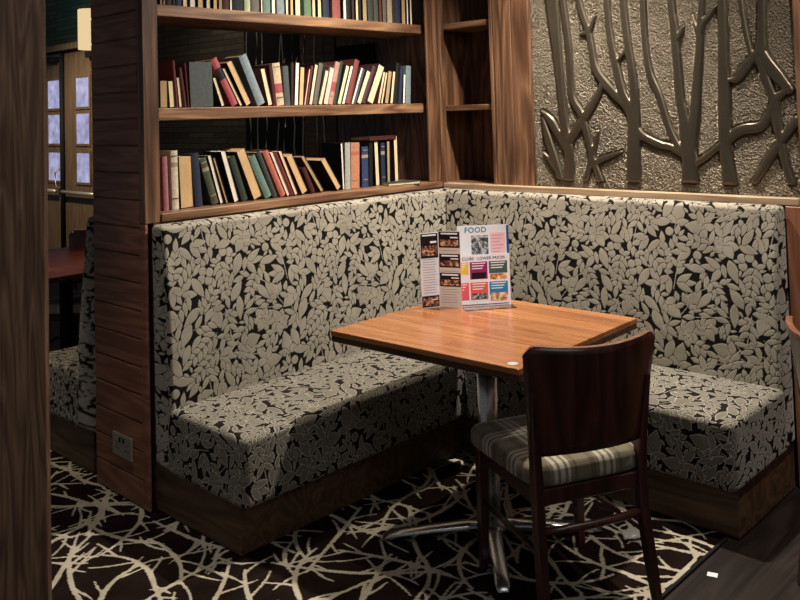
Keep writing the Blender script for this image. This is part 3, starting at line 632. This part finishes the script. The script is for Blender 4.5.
TOP = [(-1.765, 0.015, 'p', 'brown'), (-1.748, 0.012, 'p', 'tan'), (-1.733, 0.028, 's', 'darkbrown'), (-1.703, 0.015, 's', 'brown'), (-1.685, 0.031, 's', 'navy'), (-1.649, 0.026, 'p', 'cream'), (-1.613, 0.032, 'p', 'white'), (-1.571, 0.032, 'p', 'tan'), (-1.525, 0.024, 'p', 'cream'), (-1.487, 0.025, 'p', 'tan'), (-1.457, 0.023, 'p', 'tan2'), (-1.432, 0.034, 's', 'maroon'), (-1.395, 0.017, 'p', 'white'), (-1.375, 0.06, 's', 'black'), (-1.309, 0.035, 's', 'palegreen'), (-1.268, 0.048, 's', 'taupe'), (-1.214, 0.015, 'p', 'cream'), (-1.196, 0.043, 's', 'teal'), (-1.147, 0.025, 'p', 'white'), (-1.113, 0.048, 's', 'bluegrey'), (-1.059, 0.019, 'p', 'cream'), (-1.03, 0.022, 'p', 'tan'), (-0.998, 0.036, 'p', 'cream'), (-0.936, 0.047, 's', 'green'), (-0.885, 0.023, 'p', 'cream'), (-0.848, 0.027, 'p', 'cream'), (-0.81, 0.045, 's', 'navy'), (-0.744, 0.057, 's', 'red'), (-0.669, 0.025, 'p', 'white'), (-0.642, 0.031, 's', 'black'), (-0.603, 0.018, 's', 'brown'), (-0.577, 0.022, 'p', 'cream'), (-0.551, 0.018, 's', 'black'), (-0.525, 0.034, 'p', 'tan2'), (-0.483, 0.042, 's', 'charcoal'), (-0.437, 0.035, 's', 'olive'), (-0.394, 0.02, 's', 'darkred'), (-0.366, 0.028, 's', 'taupe'), (-0.33, 0.04, 's', 'tan2'), (-0.286, 0.019, 's', 'darkbrown'), (-0.266, 0.042, 's', 'navy'), (-0.216, 0.033, 'p', 'lightgrey'), (-0.174, 0.016, 'p', 'white'), (-0.145, 0.017, 'p', 'white')]
def shelf_of_books(rows, X, z0, where, group, depth=None):
    n = 0
    for (y0, wd, h, tilt, kind, cover, pages) in settle(rows):
        n += 1; cw = WORD.get(cover, cover); pw = {'tan2': 'dull tan'}.get(pages, pages)
        leanw = ' leaning left' if tilt > .12 else (' leaning right' if tilt < -.12 else '')
        if kind == 'p': lb = '%s-edged book%s in %s boards, pages outward, %s from left %s' % (pw, leanw, cw, ordinal(n), where)
        elif kind == 'f': lb = 'wide %s book standing with its cover outward, %s from left %s' % (cw, ordinal(n), where)
        else: lb = '%s book%s, spine outward, %s from left %s' % (cw, leanw, ordinal(n), where)
        make_book(lb, group, X, y0, wd, h, tilt, kind, cover, pages, z0, depth)
shelf_of_books(MID, -.08, 1.666, 'on middle shelf', 'books on the middle shelf')
shelf_of_books(LOW, -.085, 1.217, 'on lowest shelf', 'books on the left of the lowest shelf')
shelf_of_books(LOW2, -.10, 1.217, "in lowest shelf's right row", 'upright books on the right of the lowest shelf')
rt = random.Random(8); T2 = []
for (y0, wd, kd, c) in TOP:
    if kd == 'p': T2.append((y0, wd, rt.uniform(.19, .25), 0.0, 'p', rt.choice(['maroon', 'black', 'brown', 'navy']), c if c in ('tan', 'tan2', 'cream', 'white') else 'tan2'))
    else: T2.append((y0, wd, rt.uniform(.20, .26), 0.0, 's', c, '-'))
shelf_of_books(T2, -.08, 2.12, 'on top shelf', 'books on the top shelf')
def flat_book(label, cover, pages, loc, rz, w_, d_, h_):
    t = thing('book', label, 'book', loc, rz)
    boxes('cover', cloth(cover), t, [(-d_ / 2, d_ / 2, -w_ / 2, w_ / 2, 0, .0025), (-d_ / 2, d_ / 2, -w_ / 2, w_ / 2, h_ - .0025, h_), (-d_ / 2 - .002, -d_ / 2, -w_ / 2, w_ / 2, 0, h_)], .0005)
    boxo('pages', paper(pages), t, -d_ / 2, d_ / 2 - .004, -w_ / 2 + .004, w_ / 2 - .004, .0025, h_ - .0025, bev=0)
zt = 1.217 + .249 + .002
flat_book('maroon book lying flat across the tops of the upright books, lowest shelf right', 'maroon', 'tan2', (-.17, -.385, zt), .03 + math.pi, .215, .15, .021)
flat_book('grey-green book lying flat on the ledge in front of the last upright books', 'darkgreen', 'cream', (-.048, -.30, 1.2175), -.22, .215, .085, .017)

# ---------------------------------------------------------------- table
tb = thing('pub_table', 'square-cornered orange-brown wooden table on a polished cross base', 'table', (1.16, -1.10, 0), R(2.2))
TX0, TX1, TY0, TY1 = .662 - 1.16, 1.550 - 1.16, -1.465 + 1.10, -.612 + 1.10
boxo('table_top', M['table'], tb, TX0, TX1, TY0, TY1, .741, .762, bev=.003, seg=2)
u_ = boxo('edge_band', M['table_edge'], tb, TX0 + .001, TX1 - .001, TY0 + .001, TY1 - .001, .718, .741, bev=.003); u_['label'] = 'dark lower edge under the top'
u_ = boxo('top_bracket', M['black'], tb, -.2, .2, -.2, .2, .705, .718, bev=.004)
tubeo('column', M['chrome'], tb, [(0.02, -.04, .04), (0.02, -.04, .72)], .038, 24)
bm = bmesh.new(); lathe(bm, [(.062, .022), (.066, .035), (.058, .055), (.042, .066), (.036, .09)], 24, (.02, -.04, 0)); add('hub', bm_mesh(bm), M['chrome'], tb, smooth=True)
for k, (dx, dy) in enumerate(((-.30, -.28), (.28, -.325), (.31, .27), (-.29, .32))):
    ang = math.atan2(dy, dx); Lh = .405
    bm = bmesh.new(); rows = []
    for s, wd, zt_, zb in ((.02, .034, .058, .018), (.10, .032, .055, .016), (.22, .029, .046, .012), (.34, .028, .036, .006), (.39, .027, .028, .004), (.415, .018, .014, .004)):
        ring = []
        for a in range(12):
            th = 2 * math.pi * a / 12; cz = (zt_ + zb) / 2; hz = (zt_ - zb) / 2
            c_, s_ = math.cos(th), math.sin(th)
            y_ = wd * math.copysign(abs(c_) ** .6, c_); z_ = cz + hz * math.copysign(abs(s_) ** .8, s_)
            ring.append(bm.verts.new((.02 + s * math.cos(ang) - y_ * math.sin(ang), -.04 + s * math.sin(ang) + y_ * math.cos(ang), z_)))
        rows.append(ring)
    for i in range(len(rows) - 1):
        for a in range(12): bm.faces.new((rows[i][a], rows[i][(a + 1) % 12], rows[i + 1][(a + 1) % 12], rows[i + 1][a]))
    bm.faces.new(rows[0][::-1]); bm.faces.new(rows[-1])
    f_ = add('foot', bm_mesh(bm), M['chrome'], tb, smooth=True)
bm = bmesh.new(); lathe(bm, [(.019, 0), (.019, .0012), (.017, .0016)], 24, (1.500 - 1.16, -1.425 + 1.10, .7622))
d_ = add('number_disc', bm_mesh(bm), M['disc'], tb); d_['label'] = 'small round white disc set near the corner'

# ---------------------------------------------------------------- menus
def text_mesh(s, size, m, parent, M_, name='lettering', extrude=.0002, align='LEFT', spacing=1.0):
    cu_ = bpy.data.curves.new('txt', 'FONT'); cu_.body = s; cu_.size = size; cu_.extrude = extrude; cu_.align_x = align; cu_.space_character = spacing; cu_.offset = size * .018
    tmp = bpy.data.objects.new('txt', cu_); C.objects.link(tmp)
    dg = bpy.context.evaluated_depsgraph_get(); me = bpy.data.meshes.new_from_object(tmp.evaluated_get(dg))
    bpy.data.objects.remove(tmp); me.transform(M_); me.materials.clear()
    return add(name, me, m, parent)
K = {}
def colr(*c):
    if c not in K:
        q = N('print_ink'); q.b.inputs['Base Color'].default_value = (*sv(*c), 1); q.set(rough=.45, spec=.3); K[c] = q.m
    return K[c]
def photo_mat(i, c1, c2, c3):
    q = N('printed_picture'); n = q.noise(q.co(), 70, 3); 
    q.l(q.ramp(n.outputs[0], [(.38, sv(*c1)), (.5, sv(*c2)), (.62, sv(*c3))]), q.b.inputs['Base Color']); q.set(rough=.4); return q.m
PH1 = photo_mat(1, (20, 14, 12), (120, 70, 50), (220, 170, 140)); PH2 = photo_mat(2, (40, 42, 46), (110, 112, 116), (200, 200, 204)); PH3 = photo_mat(3, (150, 70, 30), (210, 150, 90), (240, 220, 190))
def card(name, parent, o, ux, w_, h_, m, th=.0012, lean=0.0):
    """a thin board standing on o, running along ux, returns a function placing prints at (u,v)"""
    ux = Vector(ux).normalized(); nrm = Vector((ux.y, -ux.x, 0)).normalized(); up = (Vector((0, 0, 1)) - nrm * lean).normalized(); nn = ux.cross(up).normalized()
    def P(u, v, d): return Vector(o) + ux * u + up * v + nn * d
    def rect(nm, u0, u1, v0, v1, mm, d0, d1, par):
        bm = bmesh.new(); vs = [bm.verts.new(P(u, v, d)) for u in (u0, u1) for v in (v0, v1) for d in (d0, d1)]
        for f in [(0, 1, 3, 2), (4, 6, 7, 5), (0, 4, 5, 1), (2, 3, 7, 6), (0, 2, 6, 4), (1, 5, 7, 3)]: bm.faces.new([vs[i] for i in f])
        return add(nm, bm_mesh(bm), mm, par)
    body = rect(name, 0, w_, 0, h_, m, -th, 0, parent)
    def pr(nm, u0, u1, v0, v1, mm, lvl=1): return rect(nm, u0 * w_, u1 * w_, v0 * h_, v1 * h_, mm, .0002 * lvl - .0001, .0002 * lvl + .0002, body)
    def tx(s, u, v, size, mm, spacing=1.0, lvl=3, align='LEFT'):
        M_ = Matrix(((ux.x, up.x, nn.x, P(u * w_, v * h_, 0).x + nn.x * .0002 * lvl), (ux.y, up.y, nn.y, P(u * w_, v * h_, 0).y + nn.y * .0002 * lvl), (ux.z, up.z, nn.z, P(u * w_, v * h_, 0).z + nn.z * .0002 * lvl), (0, 0, 0, 1)))
        return text_mesh(s, size, mm, body, M_, align=align, spacing=spacing)
    return pr, tx, rect, body
ZT = .7625
W_, INK = colr(236, 236, 240), colr(20, 18, 20)
# the folded leaflet at the left
lf_ = thing('folded_leaflet', 'folded black and white leaflet standing open at the left of the menu cards', 'menu', (0, 0, 0))
def leaflet(o, ux, w_, h_, blocks, base):
    pr, tx, rc, b = card('panel', lf_, o, ux, w_, h_, base)
    for (v0, v1, head) in blocks:
        pr('picture_block', .02, .98, v0, v1, INK, 1)
        pr('picture', .08, .92, v0 + (v1 - v0) * .1, v0 + (v1 - v0) * (.5 if head else .85), PH1, 2)
        if head: pr('heading_bar', .12, .88, v1 - .035, v1 - .015, W_, 2)
        pr('small_print', .55, .9, v0 + (v1 - v0) * .6, v0 + (v1 - v0) * .68, W_, 3)
    v = .06
    while v < .95:
        if not any(a - .02 < v < b_ + .01 for a, b_, _ in blocks): pr('small_print', .10, .90 - .15 * ((v * 37) % 1), v, v + .008, colr(150, 148, 150), 1)
        v += .034
leaflet((.722, -.993, ZT), (.038, .075, 0), .084, .325, [(.66, .99, True), (.01, .16, False)], colr(222, 222, 232))
leaflet((.762, -.918, ZT), (.088, .040, 0), .098, .33, [(.78, .99, True), (.52, .70, True), (.27, .45, True)], colr(206, 192, 184))
# the taller menu behind
fm = thing('menu_card', 'tall white menu card headed FOOD, rear one of the two', 'menu', (0, 0, 0))
pr, tx, rc, b_ = card('card', fm, (.800, -.835, ZT), (.150, .175, 0), .232, .343, colr(232, 234, 240))
tx('FOOD', .14, .91, .033, colr(44, 130, 160), 1.1)
pr('picture_block', .27, .60, .50, .87, PH2); tx('SANDWICHES', .30, .84, .011, W_)
pr('text_block', .64, .93, .50, .90, colr(238, 200, 206))
for k in range(8): pr('small_print', .67, .90 - .04 * (k % 3), .86 - k * .042, .868 - k * .042, colr(214, 120, 130), 3)
pr('text_bar', .66, .92, .54, .56, colr(206, 60, 80), 3); pr('blue_stripe', .955, 1.0, .62, .99, colr(38, 84, 150)); pr('yellow_stripe', .955, 1.0, .54, .60, colr(220, 180, 60))
# the shorter card in front
cm = thing('menu_card', 'shorter menu card headed CLUBS LOWER PRICES with coloured dish boxes, in front', 'menu', (0, 0, 0))
pr, tx, rc, b_ = card('card', cm, (.838, -.868, ZT), (.136, .175, 0), .224, .222, colr(232, 230, 240))
tx('CLUBS · LOWER PRICES', .045, .90, .0168, colr(60, 60, 84), 1.1)
for (u0, u1, v0, v1, c, pic) in ((.0, .17, .62, .86, (236, 190, 70), 0), (.20, .55, .52, .86, (142, 34, 98), 1), (.58, .95, .62, .86, (62, 92, 84), 0), (.0, .17, .12, .46, (226, 96, 110), 0),
                                 (.20, .55, .12, .46, (226, 92, 80), 1), (.58, .95, .20, .46, (40, 128, 176), 0)):
    pr('dish_box', u0, u1, v0, v1, colr(*c))
    for k in range(3): pr('small_print', u0 + .04, u1 - .04 - .03 * k, v1 - .04 - k * .05, v1 - .022 - k * .05, W_, 3)
    if pic: pr('picture', u0 + .03, u1 - .03, v0 + .01, v0 + .13, PH2 if c[0] > 150 else INK, 3)
pr('picture', .60, .93, .50, .61, PH3, 2); pr('picture', .60, .93, .08, .24, PH3, 4); pr('dark_strip', .02, .96, .015, .035, colr(60, 66, 84))
bm = bmesh.new(); lathe(bm, [(.010, 0), (.010, .001)], 16, (0, 0, 0)); me = bm_mesh(bm)
# clear stand under the cards
st = thing('menu_stand', 'clear acrylic menu stand holding the two cards on the table', 'stand', (.905, -.79, ZT))
bm = bmesh.new()
ux = Vector((.136, .175, 0)).normalized(); ny = Vector((ux.y, -ux.x, 0))
def obx(o, a0, a1, d0, d1, z0, z1):
    vs = [bm.verts.new(o + ux * a + ny * d_ + Vector((0, 0, z))) for a in (a0, a1) for d_ in (d0, d1) for z in (z0, z1)]
    for f in [(0, 1, 3, 2), (4, 6, 7, 5), (0, 4, 5, 1), (2, 3, 7, 6), (0, 2, 6, 4), (1, 5, 7, 3)]: bm.faces.new([vs[i] for i in f])
obx(Vector((0, 0, 0)), -.10, .125, .006, .075, 0, .002); obx(Vector((0, 0, 0)), -.10, .125, .073, .075, .002, .025)
add('holder', bm_mesh(bm), M['acrylic'], st)

# ---------------------------------------------------------------- chairs
def make_chair(label):
    t = thing('dining_chair', label, 'chair', (0, 0, 0))
    mh = M['mahogany']
    # curved plywood back
    bm = bmesh.new(); nu, nv = 26, 14
    def pt(u, v, side):
        hw = .205 + .034 * v; zt = .886 - .012 * (1 - u * u) - .03 * max(0, (abs(u) - .86) / .14) ** 2.2; zb = .525 + .02 * (1 - u * u)
        z = zb + (zt - zb) * v; y = -.185 - .075 * (1 - u * u) - .045 * v
        nx = 2 * .075 * u / hw; l = math.hypot(nx, 1); off = side * .010
        return Vector((u * hw - off * nx / l * -1 * -1, y + off / l, z))
    G = {}
    for s in (-1, 1):
        for i in range(nu + 1):
            for j in range(nv + 1): G[s, i, j] = bm.verts.new(pt(-1 + 2 * i / nu, j / nv, s))
    for i in range(nu):
        for j in range(nv):
            for s in (-1, 1):
                q = [G[s, i, j], G[s, i + 1, j], G[s, i + 1, j + 1], G[s, i, j + 1]]; bm.faces.new(q if s < 0 else q[::-1])
    for i in range(nu):
        for j in (0, nv): bm.faces.new([G[-1, i, j], G[-1, i + 1, j], G[1, i + 1, j], G[1, i, j]])
    for j in range(nv):
        for i in (0, nu): bm.faces.new([G[-1, i, j], G[-1, i, j + 1], G[1, i, j + 1], G[1, i, j]])
    b = add('backrest', bm_mesh(bm), mh, t, smooth=True)
    b.data.polygons.foreach_set('use_smooth', [len(p.vertices) == 4 and abs(p.normal.z) < .5 for p in b.data.polygons])
    b['label'] = 'curved wooden back panel with rounded top corners'
    bm = bmesh.new(); rr = []
    for i in range(3, 50):
        u = -1 + 2 * i / 52; p_, q_ = pt(u, 1, -1), pt(u, 1, 1)
        rr.append([bm.verts.new(v) for v in (p_ + Vector((0, .0008, -.004)), p_ + Vector((0, 0, .0015)), q_ + Vector((0, 0, .0015)), q_ + Vector((0, .0012, -.004)))])
    for i in range(len(rr) - 1):
        for k in range(3): bm.faces.new((rr[i][k], rr[i + 1][k], rr[i + 1][k + 1], rr[i][k + 1]))
    ce = add('crest_highlight', bm_mesh(bm), M['crest'], t); ce['label'] = 'top edge, painted lighter brown where it catches light'  # strip added as a painted highlight along the top of the back
    # legs
    def leg(pts, ws):
        bm = bmesh.new(); rings = []
        for (x, y, z), (a, c) in zip(pts, ws): rings.append([bm.verts.new((x + sx * a / 2, y + sy * c / 2, z)) for sx, sy in ((-1, -1), (1, -1), (1, 1), (-1, 1))])
        for i in range(len(rings) - 1):
            for k in range(4): bm.faces.new((rings[i][k], rings[i][(k + 1) % 4], rings[i + 1][(k + 1) % 4], rings[i + 1][k]))
        bm.faces.new(rings[0][::-1]); bm.faces.new(rings[-1])
        bmesh.ops.bevel(bm, geom=[e for e in bm.edges if abs((e.verts[0].co - e.verts[1].co).normalized().z) > .7], offset=.005, segments=2, profile=.5, affect='EDGES')
        add('leg', bm_mesh(bm), mh, t)
    for s in (-1, 1):
        leg([(s * .197, .20, 0), (s * .193, .20, .2), (s * .190, .20, .43)], [(.027, .027), (.033, .033), (.040, .040)])
        leg([(s * .205, -.25, 0), (s * .197, -.228, .15), (s * .190, -.205, .32), (s * .190, -.20, .45), (s * .196, -.208, .55), (s * .210, -.232, .74)],
            [(.026, .030), (.029, .034), (.032, .040), (.032, .042), (.028, .034), (.018, .024)])
    boxes('seat_rail', mh, t, [(-.19, .19, .188, .212, .375, .425), (-.19, .19, -.208, -.186, .375, .425), (-.20, -.18, -.2, .2, .375, .425), (.18, .20, -.2, .2, .375, .425)], .003)
    # stretchers low between the legs
    bm = bmesh.new()
    for s in (-1, 1): tube(bm, [(s * .193, -.215, .235), (s * .192, .195, .235)], .010, 8)
    add('side_stretcher', bm_mesh(bm), mh, t, smooth=True)
    bm = bmesh.new(); tube(bm, [(-.19, -.208, .30), (-.1, -.222, .30), (0, -.226, .30), (.1, -.222, .30), (.19, -.208, .30)], .013, 8); add('rear_stretcher', bm_mesh(bm), mh, t, smooth=True)
    # cushion
    bm = bmesh.new(); nx_, rows = 28, []
    prof = [(1 - .07, 0), (1, .012), (1.005, .03), (1, .05), (.965, .064), (.90, .070), (.6, .074), (.25, .076)]
    for k, z in prof:
        ring = []
        for a in range(48):
            th = 2 * math.pi * a / 48; c_, s_ = math.cos(th), math.sin(th); p = .28
            x = .222 * math.copysign(abs(c_) ** p, c_); y = .232 * math.copysign(abs(s_) ** p, s_)
            x *= 1 + .06 * (y / .232) * 0.9
            ring.append(bm.verts.new((x * k, y * k + .022, .425 + z)))
        rows.append(ring)
    for i in range(len(rows) - 1):
        for a in range(48): bm.faces.new((rows[i][a], rows[i][(a + 1) % 48], rows[i + 1][(a + 1) % 48], rows[i + 1][a]))
    bm.faces.new(rows[0][::-1]); bm.faces.new(rows[-1])
    c = add('seat_cushion', bm_mesh(bm), M['plaid'], t, smooth=True); c['label'] = 'plaid tweed seat cushion'
    return t
ch = make_chair('dark wooden chair with plaid seat pushed up to the table, back towards the viewer')
ch.location = (1.575, -1.262, 0); ch.rotation_euler = (0, 0, 1.112)
c2 = copy_tree(ch); c2['label'] = 'dark wooden chair cut off at the right edge, only part of its curved back showing'
c2.location = (2.500, -.710, 0); c2.rotation_euler = (0, 0, math.atan2(-.72, .69))
c3 = copy_tree(ch); c3['label'] = 'chair with plaid seat at the dark red table seen through the gap at left'
c3.location = (-2.12, -1.10, 0); c3.rotation_euler = (0, 0, R(-140))

# ---------------------------------------------------------------- scraps on the floor
nt = boxo('paper_scrap', M['white'], None, -.017, .017, -.014, .014, 0, .001, bev=0); nt.location = (1.925, -.868, -.0055); nt.rotation_euler = (0, 0, .3)
tag(nt, 'small white square of paper lying on the dark floorboards at lower right', 'paper')
bm = bmesh.new(); rs = random.Random(3); rings = []
for i in range(9):
    rings.append([bm.verts.new((-.06 + i * .0145, -.035 + j * .012 * (1 - .04 * abs(i - 3)), .004 + .016 * abs(math.sin(i * 1.1 + j * .9)) * (1 if 0 < j < 6 else .3))) for j in range(7)])
for i in range(8):
    for j in range(6): bm.faces.new((rings[i][j], rings[i + 1][j], rings[i + 1][j + 1], rings[i][j + 1]))
wr = add('crumpled_wrapper', bm_mesh(bm), M['pale_scrap'], None, smooth=True); md = wr.modifiers.new('thick', 'SOLIDIFY'); md.thickness = .0008
wr.location = (1.60, -.80, .002); wr.rotation_euler = (0, 0, .9)
tag(wr, 'pale crumpled scrap on the carpet behind the rear leg of the near chair', 'scrap')

# ---------------------------------------------------------------- near post
ps = boxo('timber_post', M['oak_post'], None, -.075, .075, -.09, .09, 0, 3.39, bev=.012, seg=1)
ps.location = (1.722, -3.197, 0)
tag(ps, 'rough timber post standing in the foreground along the left edge', 'post')

# ---------------------------------------------------------------- beyond the booth
def door(n, x0, x1, panes):
    d = thing('door_%d' % n, None, None, ((x0 + x1) / 2, .96, 0)); d['kind'] = 'structure'; cx = (x0 + x1) / 2
    boxo('door_leaf', M['door_wood'], d, x0 - cx, x1 - cx, -.02, .02, .0, 2.47, bev=.003)
    for a, b in ((.92, 1.26), (1.37, 1.72), (1.80, 2.14)):
        f = boxes('pane_frame', M['door_wood'], d, [(panes[0] - cx - .03, panes[0] - cx, -.035, -.02, a - .03, b + .03), (panes[1] - cx, panes[1] - cx + .03, -.035, -.02, a - .03, b + .03),
              (panes[0] - cx, panes[1] - cx, -.035, -.02, a - .03, a), (panes[0] - cx, panes[1] - cx, -.035, -.02, b, b + .03)], .002)
        boxo('pane', M['pane'], f, panes[0] - cx, panes[1] - cx, -.027, -.021, a, b, bev=0)
    tubeo('push_bar', M['steel'], d, [(x0 - cx + .06, -.09, .80), (x1 - cx - .06, -.09, .80)], .022)
    boxo('closer', M['black'], d, x1 - cx - .35, x1 - cx - .08, -.09, -.02, 2.36, 2.43, bev=.005)
    tubeo('pull_handle', M['steel'], d, [(x1 - cx - .05, -.02, .80), (x1 - cx - .05, -.10, .86), (x1 - cx - .05, -.10, 1.02), (x1 - cx - .05, -.02, 1.08)], .014)
    return d
door(1, -7.82, -6.86, (-7.24, -6.92)); door(2, -6.81, -5.79, (-6.49, -6.17))
struct(tubeo('trim_3', M['black'], None, [(-6.835, .92, 0), (-6.835, .92, 2.47)], .028))
struct(boxo('trim_4', M['door_wood'], None, -8.4, -5.2, .86, .999, 2.485, 2.56, bev=.005))
struct(boxo('baseboard_back', M['door_wood'], None, -5.9, -.5, .97, .999, 0, .5, bev=.004))
# hanging lamp
lp = thing('pendant_lamp', 'glowing cream cylinder lampshade hanging beyond the booth at upper left', 'lamp', (-4.27, .02, 2.29))
q = N('lit_shade'); q.b.inputs['Base Color'].default_value = (.9, .8, .6, 1); q.b.inputs['Emission Color'].default_value = (1.0, .74, .40, 1); q.set(es=.8)
bm = bmesh.new(); lathe(bm, [(.118, 0), (.12, .005), (.12, .365), (.118, .37)], 32); add('lamp_shade', bm_mesh(bm), q.m, lp, smooth=False)
tubeo('cord', M['black'], lp, [(0, 0, .37), (0, 0, 1.089)], .005, 6)
# second relief and frame on the far wall, seen between the books and shelves
m2 = thing('embossed_panel', 'dark embossed tree panel on the far wall, glimpsed through the bookcase', 'wall panel', (-2.6, .985, 1.25))
boxo('backing_sheet', M['black'], m2, -.62, .18, -.01, .012, -.3, 1.9, bev=0)
o_ = boxo('textured_strip', M['plinth'], m2, .18, .62, -.01, .012, -.3, 1.9, bev=0)
bm = bmesh.new(); rs = random.Random(6)
for k in range(9):
    x = -.58 + k * .135; pts = []
    for j in range(12):
        pts.append((x, -.012, -.28 + j * .19)); x += rs.uniform(-.035, .035)
    tube(bm, pts, [.009 - .0004 * j for j in range(12)], 6)
    if k % 2: tube(bm, [pts[5], (pts[5][0] + .1, -.012, pts[5][2] + .2)], .006, 6)
add('tree_relief', bm_mesh(bm), M['steel'], m2, smooth=True)
pn = thing('wall_screen', 'black screen on the far wall, seen above the books on the middle shelf', 'screen', (-1.72, .97, 1.95))
boxo('screen_panel', M['black'], pn, -.22, .22, -.02, .02, -.22, .22, bev=.006); boxo('wall_bracket', M['black'], pn, -.05, .05, .02, .029, -.05, .05, bev=0)
fp = boxo('wood_wall_panel', M['oak_v'], None, -1.96, -.6, .975, .999, .0, 3.3, bev=.003); tag(fp, 'vertical-grained wooden panel on the far wall behind the bookcase', 'panel')
# far table
ft = thing('pub_table', 'dark red table seen through the gap at the left of the bookcase', 'table', (-1.98, -1.32, 0))
boxo('table_top', M['dark_red_wood'], ft, -.55, .52, -.42, .36, .73, .76, bev=.004, seg=2); tubeo('column', M['black'], ft, [(0, 0, .03), (0, 0, .73)], .04)
bm = bmesh.new(); lathe(bm, [(.24, 0), (.24, .012), (.1, .03), (.05, .05)], 24); add('base', bm_mesh(bm), M['black'], ft, smooth=True)
